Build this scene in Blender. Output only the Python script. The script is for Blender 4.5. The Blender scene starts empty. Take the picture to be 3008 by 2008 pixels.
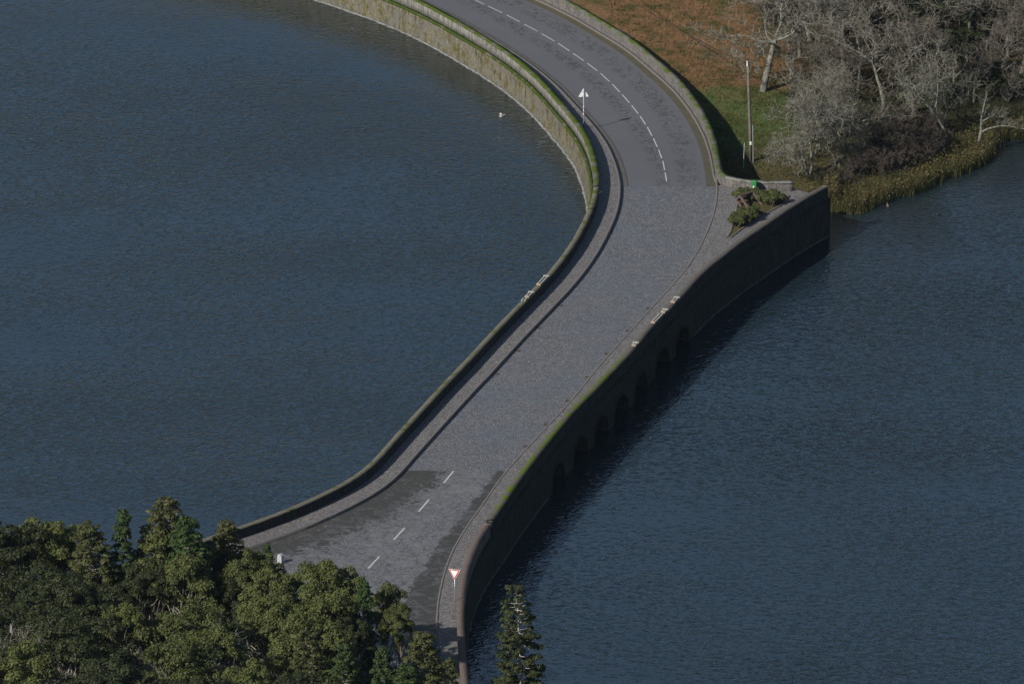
import bpy, math, random
import numpy as np
from mathutils import Vector
R = math.radians
scene = bpy.context.scene
COL = scene.collection
rnd = random.Random(7)
RNG = np.random.default_rng(11)

# ------------------------------------------------------------------ camera, world, sun, exposure
PITCH = 18.5; FPX = 29888.0; CAMH = 240.0
cam = bpy.data.cameras.new('camera'); camo = bpy.data.objects.new('camera', cam); COL.objects.link(camo)
camo.location = (0, 0, CAMH); camo.rotation_euler = (R(90 - PITCH), 0, 0)
cam.sensor_width = 36; cam.lens = FPX / 3008 * 36; cam.clip_start = 1; cam.clip_end = 30000
scene.camera = camo
SUN_EL = 33.9; SUN_DIR = Vector((-0.738 * math.cos(R(SUN_EL)), -0.674 * math.cos(R(SUN_EL)), math.sin(R(SUN_EL))))
w = bpy.data.worlds.new('World'); scene.world = w; w.use_nodes = True
wn = w.node_tree.nodes; wl = w.node_tree.links
sky = wn.new('ShaderNodeTexSky'); sky.sky_type = 'NISHITA'; sky.sun_disc = False
sky.sun_elevation = R(SUN_EL); sky.sun_rotation = math.atan2(-0.738, -0.674) % (2 * math.pi)
sky.air_density = 1.0; sky.dust_density = 0.6; sky.ozone_density = 1.5
bg = wn['Background']; bg.inputs['Strength'].default_value = 0.076
wl.new(sky.outputs[0], bg.inputs[0])
sl = bpy.data.lights.new('sun', 'SUN'); sl.energy = 5.0; sl.angle = R(0.5); sl.color = (1.0, 0.95, 0.87)
so = bpy.data.objects.new('sun', sl); COL.objects.link(so)
so.rotation_euler = SUN_DIR.to_track_quat('Z', 'Y').to_euler()
scene.view_settings.view_transform = 'Standard'; scene.view_settings.look = 'None'
scene.view_settings.exposure = 0.0; scene.view_settings.gamma = 1.0

# ------------------------------------------------------------------ survey: photo measurements -> metres on the ground
cp, sp_ = math.cos(R(PITCH)), math.sin(R(PITCH))
def zr(Y):                       # road level: the causeway dips beyond the bridge
    t = np.clip((np.asarray(Y, float) - 744) / 21, 0, 1); t = t * t * (3 - 2 * t)
    return 3.0 - 0.9 * t
def at(p, z=0.0):
    p = np.atleast_2d(np.array(p, float)); u = (p[:, 0] - 1504) / FPX; v = -(p[:, 1] - 1004) / FPX
    fy = cp + v * sp_; fz = -sp_ + v * cp; t = (CAMH - z) / -fz
    return np.stack([u * t, fy * t], -1)
def atr(p, dz=0.0):              # on a surface dz above the road level
    g = at(p, 3.0 + dz)
    for _ in range(6): g = at(p, zr(g[:, 1]) + dz)
    return g
def proj(x, y, z):
    dz = z - CAMH; d = y * cp - dz * sp_; v = (y * sp_ + dz * cp) / d
    return 1504 + FPX * x / d, 1004 - FPX * v
def c1(l): return np.array(l, float) / 2.349 + [900, 0]
def c2(l): return np.array(l, float) / 2.349 + [1500, 0]
def c3(l): return np.array(l, float) / 2.349 + [2008, 0]
def c4(l): return np.array(l, float) / 3.915 + [1900, 400]
def c5(l): return np.array(l, float) / 3.356 + [1400, 700]
def c6(l): return np.array(l, float) / 3.356 + [1400, 1000]
def cb(l): return np.array(l, float) / 2.347 + [600, 1340]
def resample(P, step=0.5, sig=2.0):
    P = np.array(P); d = np.r_[0, np.cumsum(np.linalg.norm(np.diff(P, axis=0), axis=1))]
    n = int(d[-1] / step) + 1; s = np.linspace(0, d[-1], n)
    Q = np.stack([np.interp(s, d, P[:, 0]), np.interp(s, d, P[:, 1])], -1)
    if sig > 0:
        k = int(3 * sig / step); x = np.arange(-k, k + 1) * step; g = np.exp(-x * x / (2 * sig * sig)); g /= g.sum()
        pad = np.vstack([2 * Q[0] - Q[k:0:-1], Q, 2 * Q[-1] - Q[-2:-k - 2:-1]])
        Q = np.stack([np.convolve(pad[:, i], g, 'valid') for i in (0, 1)], -1)
    return Q
def normals(P):                  # left normal
    T = np.gradient(P, axis=0); T /= np.linalg.norm(T, axis=1)[:, None]
    return np.stack([-T[:, 1], T[:, 0]], -1)
def arc(P): return np.r_[0, np.cumsum(np.linalg.norm(np.diff(P, axis=0), axis=1))]

KC = atr(np.vstack([[(100, 1830), (400, 1722), (600, 1655)],
  cb([(430,590),(520,560),(600,530),(700,495),(800,450),(900,405),(1000,360),(1100,310),(1200,250),(1290,190),(1370,110),(1460,0)]),
  c5([(0,1490),(150,1340),(290,1180),(430,1030),(560,890),(700,750),(820,620),(940,500),(1060,350),(1130,260),(1200,150),(1270,30)]),
  c2([(740,1480),(760,1380),(768,1290)]), c1([(2150,1160),(2110,1050),(2060,960),(2000,880),(1900,770),(1800,660),(1700,560),(1600,480),(1500,405),(1350,310),(1200,222),(1050,135),(900,58),(800,12),(650,-50),(400,-140),(100,-235),(-250,-330),(-650,-420),(-1400,-560),(-2300,-700)])]), 0.12)
KC = resample(KC, 0.5, 2.0)                                   # left kerb line
KD = atr(np.vstack([cb([(1760,1900),(1700,1620),(1650,1500),(1620,1400),(1600,1300),(1595,1200),(1597,1100),(1605,1000),(1625,890),(1650,790),(1690,680),(1740,580),(1800,490),(1860,400),(1930,310),(2000,200),(2065,110)]),
  c5([(950,1567),(1200,1250),(1400,1030),(1600,810),(1800,590),(1950,430),(2050,310),(2120,210)]),
  c4([(600,1270),(680,1110),(740,960),(775,830),(795,700),(800,575)]),
  c2([(1408,1180),(1385,1060),(1350,950),(1300,850),(1240,755),(1150,640),(1050,545),(950,460),(850,375),(750,305),(650,245),(550,185),(450,125),(350,75),(250,25),(120,-30),(-60,-100),(-300,-180),(-650,-290),(-1100,-420)])]), 0.12)
KD = resample(KD, 0.5, 1.6)                                   # right kerb line
EF = atr(np.vstack([cb([(1880,1950),(1840,1700),(1825,1567),(1805,1400),(1795,1250),(1790,1100),(1795,960),(1810,830),(1840,720),(1880,610),(1930,520),(2000,420),(2100,290)]),
  c6([(290,1560),(430,1370),(560,1190),(700,1010),(850,830),(1000,650),(1150,510),(1300,350),(1580,60)]),
  c5([(1700,900),(1960,640),(2200,370),(2330,245)]),
  c4([(800,1440),(940,1330),(1090,1210),(1200,1130),(1350,1040),(1450,965),(1600,860),(1750,760),(1900,670),(2085,575)])]), 1.0)
EF = resample(EF, 0.5, 1.8)                                   # outer face of right parapet
WG = atr(np.vstack([c4([(1690,642),(1600,646),(1500,648),(1310,648),(1200,640),(1100,630),(1000,612),(900,590),(835,565)]),
  c2([(1412,1220),(1408,1180),(1385,1060),(1350,950),(1300,850),(1240,755),(1150,640),(1050,545),(950,460),(850,375),(750,305),(650,245),(550,185),(450,125),(350,75),(250,25),(120,-30),(-60,-100),(-300,-180),(-650,-290),(-1100,-420)])]), 0.05)
WG = resample(WG, 0.3, 0.7)                                   # inner foot of the roadside wall (plaza then north)
def xof(P, Y): return np.interp(Y, P[:, 1], P[:, 0])

# ------------------------------------------------------------------ mesh helpers
def link(o, parent=None):
    COL.objects.link(o)
    if parent: o.parent = parent
    return o
def tag(o, label=None, cat=None, group=None, kind=None):
    if label: o['label'] = label
    if cat: o['category'] = cat
    if group: o['group'] = group
    if kind: o['kind'] = kind
    return o
def empty(name, loc=(0, 0, 0), rz=0, label=None, cat=None, group=None):
    o = bpy.data.objects.new(name, None); o.location = loc; o.rotation_euler = (0, 0, rz); o.empty_display_size = .3
    COL.objects.link(o); return tag(o, label, cat, group)
def mesh_np(name, V, F, mat=None, uv=None, smooth=False):
    V = np.asarray(V, np.float32); F = np.asarray(F, np.int32); k = F.shape[1]
    m = bpy.data.meshes.new(name); m.vertices.add(len(V)); m.vertices.foreach_set('co', V.ravel())
    m.loops.add(F.size); m.loops.foreach_set('vertex_index', F.ravel())
    m.polygons.add(len(F)); m.polygons.foreach_set('loop_start', np.arange(0, F.size, k, dtype=np.int32))
    m.polygons.foreach_set('loop_total', np.full(len(F), k, np.int32))
    if smooth: m.polygons.foreach_set('use_smooth', np.ones(len(F), bool))
    if uv is not None:
        l = m.uv_layers.new(name='UVMap'); l.data.foreach_set('uv', np.asarray(uv, np.float32)[F.ravel()].ravel())
    m.update(calc_edges=True); m.validate()
    if mat: m.materials.append(mat)
    return m
def obj(name, m, parent=None, loc=None):
    o = bpy.data.objects.new(name, m)
    if loc is not None: o.location = loc
    return link(o, parent)
class MB:                        # collects boxes and tubes into one mesh
    def __init__(s): s.v = []; s.f = []
    def add(s, V, F):
        n = len(s.v); s.v += [tuple(map(float, p)) for p in V]; s.f += [tuple(int(i) + n for i in q) for q in F]
    def box(s, c, size, rot=None, bev=0.0):
        x, y, z = [a / 2 for a in size]; b = min(bev, x * .9, y * .9)
        if b > 0:
            ring = [(x - b, -y), (x, -y + b), (x, y - b), (x - b, y), (-x + b, y), (-x, y - b), (-x, -y + b), (-x + b, -y)]
        else: ring = [(x, -y), (x, y), (-x, y), (-x, -y)]
        n = len(ring); V = []
        levels = [(-z, 1), (z - b, 1), (z, 1 - (b / max(x, y) if b else 0))] if b > 0 else [(-z, 1), (z, 1)]
        for zz, k in levels: V += [Vector((a * k, c_ * k, zz)) for a, c_ in ring]
        F = [tuple(range(n))[::-1], tuple(range(n * (len(levels) - 1), n * len(levels)))]
        for l in range(len(levels) - 1):
            for i in range(n): j = (i + 1) % n; F.append((l * n + i, l * n + j, l * n + n + j, l * n + n + i))
        if rot is not None: V = [rot @ p for p in V]
        s.add([p + Vector(c) for p in V], F); return s
    def tube(s, pts, rad, n=8, cap=True):
        pts = [Vector(p) for p in pts]; rad = rad if hasattr(rad, '__len__') else [rad] * len(pts); V = []; F = []
        for i, p in enumerate(pts):
            d = (pts[min(i + 1, len(pts) - 1)] - pts[max(i - 1, 0)]).normalized()
            a = d.orthogonal().normalized() if abs(d.z) < .9 else (Vector((0, 1, 0)).cross(d)).normalized(); b = d.cross(a)
            for k in range(n): t = 2 * math.pi * k / n; V.append(p + (a * math.cos(t) + b * math.sin(t)) * rad[i])
        for i in range(len(pts) - 1):
            for k in range(n): j = (k + 1) % n; F.append((i * n + k, i * n + j, i * n + n + j, i * n + n + k))
        if cap: F += [tuple(range(n))[::-1], tuple(range(n * (len(pts) - 1), n * len(pts)))]
        s.add(V, F); return s
    def build(s, name, mat, parent=None, loc=None, smooth=False, bevel=0):
        m = bpy.data.meshes.new(name); m.from_pydata(s.v, [], s.f); m.update()
        if smooth:
            for p in m.polygons: p.use_smooth = True
        m.materials.append(mat); return obj(name, m, parent, loc)
def sweep(name, P, N, prof, mat, parent=None, dz=None, closed=True, wob=0.0, ends=True, seed=0):
    """prof: (offset along N, z above road level or absolute when dz given); uv = (arc length, profile length)"""
    s = arc(P); n = len(P); k = len(prof); zb = zr(P[:, 1]) if dz is None else np.full(n, dz)
    rg = np.random.default_rng(seed)
    V = np.zeros((k, n, 3)); pl = np.r_[0, np.cumsum([math.hypot(prof[i + 1][0] - prof[i][0], prof[i + 1][1] - prof[i][1]) for i in range(k - 1)])]
    for i, (o, z) in enumerate(prof):
        wv = rg.normal(0, 1, n) * wob if wob else 0
        V[i, :, :2] = P + N * (o + wv)[:, None] if wob else P + N * o
        V[i, :, 2] = (z if np.ndim(z) else z) + zb if not (np.isscalar(z) and z < -50) else -1.5
        if wob: V[i, :, 2] += rg.normal(0, 1, n) * wob * .6
    if closed:
        V = np.concatenate([V, V[:1]]); pl = np.r_[pl, pl[-1] + math.hypot(prof[0][0] - prof[-1][0], prof[0][1] - prof[-1][1])]
    kk = len(V); VV = V.reshape(-1, 3); uv = np.stack([np.tile(s, kk), np.repeat(pl, n)], -1)
    idx = np.arange(kk * n).reshape(kk, n)
    F = np.stack([idx[:-1, :-1], idx[:-1, 1:], idx[1:, 1:], idx[1:, :-1]], -1).reshape(-1, 4)
    if closed and ends and k == 4:
        F = np.vstack([F, [idx[3, 0], idx[2, 0], idx[1, 0], idx[0, 0]], [idx[0, -1], idx[1, -1], idx[2, -1], idx[3, -1]]])
    return obj(name, mesh_np(name, VV, F, mat, uv), parent)
def rows(name, Ys, xl, xr, nx, z, mat, parent=None):
    """sheet between two lines given per row; uv = metres from left edge, metres from right edge"""
    Ys = np.asarray(Ys); t = np.linspace(0, 1, nx)
    X = xl[:, None] * (1 - t) + xr[:, None] * t; Yg = np.repeat(Ys[:, None], nx, 1)
    sl_l = np.gradient(xl, Ys); sl_r = np.gradient(xr, Ys)
    U = (X - xl[:, None]) / np.sqrt(1 + sl_l ** 2)[:, None]; Wd = (xr[:, None] - X) / np.sqrt(1 + sl_r ** 2)[:, None]
    Z = np.repeat(np.asarray(z)[:, None], nx, 1) if np.ndim(z) == 1 else z
    V = np.stack([X, Yg, Z], -1).reshape(-1, 3); idx = np.arange(len(V)).reshape(len(Ys), nx)
    F = np.stack([idx[:-1, :-1], idx[:-1, 1:], idx[1:, 1:], idx[1:, :-1]], -1).reshape(-1, 4)
    return obj(name, mesh_np(name, V, F, mat, np.stack([U.ravel(), Wd.ravel()], -1)), parent)

# ------------------------------------------------------------------ material helper
class NT:
    def __init__(s, name, rough=.8, spec=.3):
        s.m = bpy.data.materials.new(name); s.m.use_nodes = True; s.t = s.m.node_tree; s.b = s.t.nodes['Principled BSDF']
        s.b.inputs['Roughness'].default_value = rough; s.b.inputs['Specular IOR Level'].default_value = spec
        s.tc = s.t.nodes.new('ShaderNodeTexCoord')
    def n(s, typ, ins=None, **kw):
        nd = s.t.nodes.new(typ)
        for k, v in kw.items(): setattr(nd, k, v)
        for k, v in (ins or {}).items():
            if isinstance(v, bpy.types.NodeSocket): s.t.links.new(v, nd.inputs[k])
            else: nd.inputs[k].default_value = v
        return nd
    def vec(s, src='Object', scale=(1, 1, 1), loc=(0, 0, 0), rot=(0, 0, 0)):
        return s.n('ShaderNodeMapping', {0: s.tc.outputs[src], 1: loc, 2: rot, 3: scale}).outputs[0]
    def noise(s, scale=1, detail=3, rough=.5, src='Object', vs=(1, 1, 1), loc=(0, 0, 0), dist=0, rot=(0, 0, 0)):
        return s.n('ShaderNodeTexNoise', {'Vector': s.vec(src, vs, loc, rot), 'Scale': scale, 'Detail': detail, 'Roughness': rough, 'Distortion': dist}).outputs[0]
    def vor(s, scale=1, feature='F1', src='Object', vs=(1, 1, 1), out=0, rnd_=1.0):
        nd = s.n('ShaderNodeTexVoronoi', {'Vector': s.vec(src, vs), 'Scale': scale}, feature=feature)
        if 'Randomness' in nd.inputs: nd.inputs['Randomness'].default_value = rnd_
        return nd.outputs[out]
    def ramp(s, fac, stops, interp='LINEAR'):
        nd = s.n('ShaderNodeValToRGB', {0: fac}); cr = nd.color_ramp; cr.interpolation = interp
        while len(cr.elements) < len(stops): cr.elements.new(.5)
        for e, (p, c) in zip(cr.elements, stops):
            e.position = p; e.color = (c, c, c, 1) if np.isscalar(c) else tuple(c) + (1,)
        return nd.outputs[0]
    def mix(s, fac, a, b, mode='MIX'):
        nd = s.n('ShaderNodeMix', data_type='RGBA', blend_type=mode)
        for k, v in ((0, fac), (6, a), (7, b)):
            if isinstance(v, bpy.types.NodeSocket): s.t.links.new(v, nd.inputs[k])
            elif k == 0: nd.inputs[0].default_value = v
            else: nd.inputs[k].default_value = tuple(v) + (1,) if not np.isscalar(v) else (v, v, v, 1)
        return nd.outputs[2]
    def math(s, op, a, b=0.5, c=0.5, clamp=False):
        return s.n('ShaderNodeMath', {0: a, 1: b, 2: c}, operation=op, use_clamp=clamp).outputs[0]
    def sep(s, src): return s.n('ShaderNodeSeparateXYZ', {0: s.tc.outputs[src]}).outputs
    def mr(s, v, a, b, c=0.0, d=1.0): return s.n('ShaderNodeMapRange', {0: v, 1: a, 2: b, 3: c, 4: d}, interpolation_type='SMOOTHSTEP').outputs[0]
    def col(s, c):
        if isinstance(c, bpy.types.NodeSocket): s.t.links.new(c, s.b.inputs['Base Color'])
        else: s.b.inputs['Base Color'].default_value = tuple(c) + (1,)
    def rough(s, c): s.t.links.new(c, s.b.inputs['Roughness'])
    def bump(s, h, strength=.5, dist=.02):
        nd = s.n('ShaderNodeBump', {'Height': h, 'Strength': strength, 'Distance': dist}); s.t.links.new(nd.outputs[0], s.b.inputs['Normal'])
def plain(name, c, rough=.6, spec=.4, var=.15, sc=6, metal=0):
    t = NT(name, rough, spec); n_ = t.noise(sc, 4)
    t.col(t.mix(t.math('MULTIPLY', n_, 1.0), tuple(max(0, x * (1 - var)) for x in c), tuple(min(1, x * (1 + var)) for x in c)))
    t.b.inputs['Metallic'].default_value = metal; return t.m

def m_water():
    t = NT('lake_water', .03, .5); t.b.inputs['IOR'].default_value = 1.74
    big = t.noise(.03, 3); t.col(t.mix(big, (.008, .016, .021), (.013, .023, .029)))
    n1 = t.noise(1.9, 1.6, .5, vs=(.8, 1, 1), rot=(0, 0, R(10)), dist=.4)
    n2 = t.noise(2.9, 1, .5, vs=(.8, 1, 1), rot=(0, 0, R(-14)), dist=.3)
    n3 = t.noise(.33, 2, .5, vs=(.7, 1, 1), rot=(0, 0, R(15)))
    gust = t.ramp(t.noise(.045, 3, .55, vs=(.6, 1, 1), loc=(3, 1, 0)), [(.34, .40), (.66, 1.45)])
    h = t.math('ADD', t.math('MULTIPLY', n1, 1.0), t.math('ADD', t.math('MULTIPLY', n2, .34), t.math('MULTIPLY', n3, .8)))
    cr = t.math('MULTIPLY', t.math('ABSOLUTE', t.math('SUBTRACT', n1, .5)), -1.3); h = t.math('ADD', t.math('MULTIPLY', h, .55), cr)
    h = t.math('MULTIPLY', h, gust); t.bump(h, 1.0, .085); t.rough(t.ramp(t.noise(.07, 4, .6, vs=(.5, 1, 1), loc=(2, 8, 0)), [(.35, .02), (.65, .13)])); return t.m
def m_cobble(base, hi, sc, name, tint=(.10, .12, .16)):
    t = NT(name, .62, .35)
    cell = t.vor(sc, 'F1', out=1); edge = t.vor(sc, 'DISTANCE_TO_EDGE')
    g = t.n('ShaderNodeSeparateColor', {0: cell}).outputs[0]
    c = t.mix(g, base, hi); pat = t.noise(.22, 4, .6); c = t.mix(t.ramp(pat, [(.38, 0), (.66, .7)]), c, t.mix(g, tint, tuple(x * 1.5 for x in tint)))
    c = t.mix(t.ramp(edge, [(0, .75), (.09, 0)]), c, tuple(x * .3 for x in base)); t.col(c)
    t.bump(t.ramp(edge, [(0, 0), (.2, 1)]), .8, .03); return t.m
def m_asphalt():                 # upper road
    t = NT('worn_asphalt', .5, .5); U = t.sep('UV')[0]; Wd = t.sep('UV')[1]
    n = t.noise(9, 3); fine = t.noise(24, 3)
    c = t.mix(t.noise(.35, 3), (.105, .105, .110), (.132, .130, .132)); c = t.mix(t.math('MULTIPLY', fine, .35), c, (.09, .09, .095))
    # crazed, darker repair bands along the centre line and the right wheel track
    b1 = t.math('MULTIPLY', t.mr(U, 2.3, 3.1), t.mr(U, 4.1, 3.5)); b2 = t.math('MULTIPLY', t.mr(Wd, 3.3, 2.5), t.mr(Wd, .9, 1.5))
    band = t.math('ADD', b1, t.math('MULTIPLY', b2, .9), clamp=True)
    crack = t.vor(1.9, 'DISTANCE_TO_EDGE', vs=(1.0, .62, 1)); dn = t.noise(1.4, 5, .65, vs=(1, .7, 1), dist=1.2)
    speck = t.math('MULTIPLY', t.ramp(dn, [(.50, 0), (.53, 1)]), t.ramp(t.noise(5.5, 3), [(.42, 0), (.55, 1)]))
    crk = t.math('MULTIPLY', t.ramp(crack, [(0, 1), (.06, 0)]), t.ramp(t.noise(.6, 3), [(.45, 0), (.6, 1)]))
    k = t.math('MULTIPLY', t.math('MAXIMUM', speck, crk), band); c = t.mix(t.math('MULTIPLY', k, .8), c, (.03, .031, .033))
    # mossy gutters of laid stone
    sett = t.vor(5, 'F1', out=1); gl = t.mix(t.noise(1.6, 4), (.075, .062, .045), (.14, .125, .105)); gr_ = t.mix(t.noise(1.1, 4), (.050, .048, .022), (.12, .10, .065))
    c = t.mix(t.mr(U, .62, .54), c, gl); c = t.mix(t.mr(t.math('ADD', Wd, t.math('MULTIPLY', n, .3)), .95, .85), c, gr_)
    c = t.mix(t.math('MULTIPLY', t.mr(U, .60, .58), t.mr(U, .52, .54)), c, (.03, .03, .03))
    t.col(c); t.rough(t.ramp(k, [(0, .5), (1, .85)])); t.bump(fine, .3, .01); return t.m
def m_asphalt_low():             # junction by the trees: damp, crazed, moss film on the left
    t = NT('damp_asphalt', .5, .5); U = t.sep('UV')[0]; Wd = t.sep('UV')[1]; fine = t.noise(22, 3)
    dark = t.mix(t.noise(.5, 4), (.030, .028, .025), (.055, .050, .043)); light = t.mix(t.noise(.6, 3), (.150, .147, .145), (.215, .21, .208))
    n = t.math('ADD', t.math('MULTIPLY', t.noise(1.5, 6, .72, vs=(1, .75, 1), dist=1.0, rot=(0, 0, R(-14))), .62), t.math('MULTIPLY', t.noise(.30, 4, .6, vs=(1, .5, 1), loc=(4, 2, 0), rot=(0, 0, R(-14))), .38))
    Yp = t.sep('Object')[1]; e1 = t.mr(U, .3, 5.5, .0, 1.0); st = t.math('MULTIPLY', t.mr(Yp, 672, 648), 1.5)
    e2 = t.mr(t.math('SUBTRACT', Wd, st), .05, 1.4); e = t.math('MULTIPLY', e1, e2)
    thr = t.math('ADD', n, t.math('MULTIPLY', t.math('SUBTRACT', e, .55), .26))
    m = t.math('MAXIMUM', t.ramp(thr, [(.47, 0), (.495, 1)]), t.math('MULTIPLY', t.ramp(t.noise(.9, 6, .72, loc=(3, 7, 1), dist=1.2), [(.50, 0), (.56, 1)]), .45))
    cr = t.vor(1.5, 'DISTANCE_TO_EDGE', vs=(1, .6, 1)); cr2 = t.vor(3.4, 'DISTANCE_TO_EDGE', vs=(1, .6, 1))
    ck = t.math('MULTIPLY', t.math('MAXIMUM', t.ramp(cr, [(0, 1), (.04, 0)]), t.math('MULTIPLY', t.ramp(cr2, [(0, 1), (.06, 0)]), t.ramp(t.noise(.8, 3), [(.45, 0), (.55, 1)]))), .75)
    k2 = t.math('MULTIPLY', t.ramp(t.noise(2.6, 5, .7, vs=(.75, 1.25, 1), dist=1.5), [(.525, 0), (.55, 1)]), t.ramp(t.noise(.45, 3, .6, loc=(9, 1, 0)), [(.38, .15), (.50, 1)]))
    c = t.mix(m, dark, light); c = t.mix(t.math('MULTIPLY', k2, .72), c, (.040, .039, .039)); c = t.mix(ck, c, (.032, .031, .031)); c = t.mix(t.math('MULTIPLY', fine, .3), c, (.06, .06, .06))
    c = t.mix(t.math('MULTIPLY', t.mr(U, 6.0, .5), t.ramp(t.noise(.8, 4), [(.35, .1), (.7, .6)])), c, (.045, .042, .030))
    t.col(c); t.rough(t.ramp(m, [(0, .7), (1, .42)])); t.bump(t.math('ADD', fine, ck), .3, .01); return t.m
def m_wall(name, base, lo, streak, amt=.6, block=True, moss=0.0, blockc=.45):
    t = NT(name, .9, .15)
    g = t.n('ShaderNodeTexBrick', {'Vector': t.vec('UV', (1, 1, 1)), 'Color1': (.75, .75, .75, 1), 'Color2': (1.15, 1.15, 1.15, 1), 'Mortar': (.45, .45, .45, 1), 'Scale': 1.0, 'Mortar Size': .018, 'Mortar Smooth': .4, 'Bias': 0.0, 'Brick Width': blockc, 'Row Height': .26}).outputs[0]
    c = t.mix(t.noise(3, 5, .65), base, lo)
    if block: c = t.mix(1.0, c, g, 'MULTIPLY')
    st = t.noise(1.0, 5, .65, src='UV', vs=(3.4, .55, 1)); c = t.mix(t.math('MULTIPLY', t.ramp(st, [(.42, 0), (.58, 1)]), amt), c, streak)
    sp = t.noise(7, 4, .7, src='UV', vs=(1, .6, 1)); c = t.mix(t.math('MULTIPLY', t.ramp(sp, [(.54, 0), (.64, 1)]), .5), c, tuple(min(1, x * 1.9) for x in base))
    if moss: c = t.mix(t.math('MULTIPLY', t.ramp(t.noise(.9, 4, .6), [(.5, 0), (.62, 1)]), moss), c, (.022, .036, .010))
    t.col(c); t.bump(t.math('ADD', sp, t.noise(12, 3)), .6, .04); return t.m
def m_lakewall():
    t = NT('lichened_wall', .95, .1); V = t.sep('UV')[1]
    st = t.noise(1.0, 6, .72, src='UV', vs=(2.6, .7, 1)); st2 = t.noise(1.0, 5, .7, src='UV', vs=(1.2, .6, 1), loc=(7, 3, 0)); big = t.noise(1.0, 3, .5, src='UV', vs=(.35, .5, 1))
    c = t.ramp(st, [(.36, (.025, .023, .015)), (.44, (.09, .08, .05)), (.5, (.22, .20, .135)), (.55, (.10, .09, .055)), (.64, (.27, .25, .19))])
    c = t.mix(t.math('MULTIPLY', t.mr(V, 1.5, 2.3), .75), c, t.mix(t.noise(1.0, 5, .7, src='UV', vs=(3, 2, 1)), (.05, .05, .045), (.19, .185, .165)))
    c = t.mix(t.ramp(st2, [(.50, 0), (.58, .9)]), c, t.mix(big, (.13, .085, .035), (.07, .085, .02)))
    c = t.mix(t.ramp(big, [(.5, 0), (.68, .55)]), c, (.14, .13, .12))
    c = t.mix(t.ramp(t.noise(6, 4, .7, src='UV', vs=(1.6, .7, 1)), [(.53, 0), (.60, .8)]), c, (.035, .036, .022)); c = t.mix(t.ramp(t.noise(1.0, 4, .6, src='UV', vs=(.8, 1.1, 1), loc=(5, 9, 0)), [(.48, 0), (.6, .75)]), c, t.mix(st, (.07, .068, .06), (.21, .20, .18))); t.col(c)
    t.bump(t.math('ADD', st, t.noise(8, 4)), .9, .08); return t.m
def m_moss(name, green, stone, thr=.5, stripe=False, yr=None, g2=None):
    t = NT(name, .95, .1); P = t.sep('Object'); n = t.noise(.9, 5, .62)
    if stripe: n = t.math('ADD', t.math('MULTIPLY', n, .55), t.math('MULTIPLY', t.noise(1.0, 3, .5, src='UV', vs=(2.6, .5, 1)), .45))
    f = t.ramp(n, [(thr - .05, 0), (thr + .06, 1)])
    if yr: f = t.math('MULTIPLY', f, t.math('MULTIPLY', t.mr(P[1], yr[0], yr[0] + 2), t.mr(P[1], yr[1], yr[1] - 2)))
    st = t.mix(t.noise(4, 5, .65), stone, tuple(x * .55 for x in stone)); gr = t.mix(t.noise(7, 4), green, g2 or tuple(x * .5 for x in green))
    jn = t.noise(1.0, 2, src='UV', vs=(9, .2, 1)); st = t.mix(t.ramp(jn, [(.36, .6), (.42, 0)]), st, tuple(x * .4 for x in stone))
    t.col(t.mix(f, st, gr)); t.bump(t.math('ADD', n, t.noise(20, 3)), .7, .04); return t.m
def m_lawn():
    t = NT('meadow_grass', .95, .1); P = t.sep('Object')
    # dry russet grass towards the north-west, green nearer the corner, worn olive by the wall
    d = t.math('ADD', t.math('MULTIPLY', P[1], 1.0), t.math('MULTIPLY', P[0], -.45)); d = t.math('ADD', d, t.math('MULTIPLY', t.noise(.10, 4, .6), 22))
    c = t.ramp(t.mr(d, 748, 800), [(.0, (.12, .10, .045)), (.22, (.11, .10, .045)), (.33, (.09, .135, .04)), (.50, (.10, .15, .045)), (.60, (.27, .155, .076)), (1, (.31, .175, .086))])
    c = t.mix(t.ramp(t.noise(.5, 5, .65), [(.46, 0), (.60, .8)]), c, (.075, .085, .022)); c = t.mix(t.ramp(t.noise(1.7, 4, .7), [(.5, 0), (.66, .6)]), c, (.19, .12, .055))
    c = t.mix(t.ramp(t.noise(7, 3, .7, vs=(.6, 1, 1)), [(.45, 0), (.62, .55)]), c, (.03, .035, .012))
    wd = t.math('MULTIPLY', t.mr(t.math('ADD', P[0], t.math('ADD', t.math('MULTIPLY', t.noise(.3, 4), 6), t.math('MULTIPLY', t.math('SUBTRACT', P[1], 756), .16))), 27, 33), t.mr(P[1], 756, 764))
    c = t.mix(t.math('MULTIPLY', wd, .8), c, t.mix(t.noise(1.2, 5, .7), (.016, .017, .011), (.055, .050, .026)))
    t.col(c); t.bump(t.noise(6, 5, .75), 1, .25); return t.m
def m_forest():
    t = NT('forest_floor', .95, .05); t.col(t.mix(t.noise(.8, 5, .6), (.018, .026, .012), (.045, .050, .022))); t.bump(t.noise(3, 4), 1, .3); return t.m
def m_leaf(name, a, b, var=.35, tint=None):
    t = NT(name, .62, .25); oi = t.n('ShaderNodeObjectInfo').outputs['Random']
    c = t.mix(t.ramp(t.noise(1.1, 4, .6), [(.3, 0), (.7, 1)]), a, b); c = t.mix(t.math('MULTIPLY', oi, var), c, tint or tuple(x * .55 for x in a))
    c = t.mix(t.ramp(t.noise(9, 2), [(.45, 0), (.7, .5)]), c, tuple(min(1, x * 1.5) for x in b)); t.col(c)
    t.b.inputs['Subsurface Weight'].default_value = 0
    tr = t.n('ShaderNodeBsdfTranslucent'); t.t.links.new(c, tr.inputs[0]); mx = t.n('ShaderNodeMixShader', {0: .22})
    t.t.links.new(t.b.outputs[0], mx.inputs[1]); t.t.links.new(tr.outputs[0], mx.inputs[2]); t.t.links.new(mx.outputs[0], t.t.nodes['Material Output'].inputs[0]); return t.m
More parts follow.
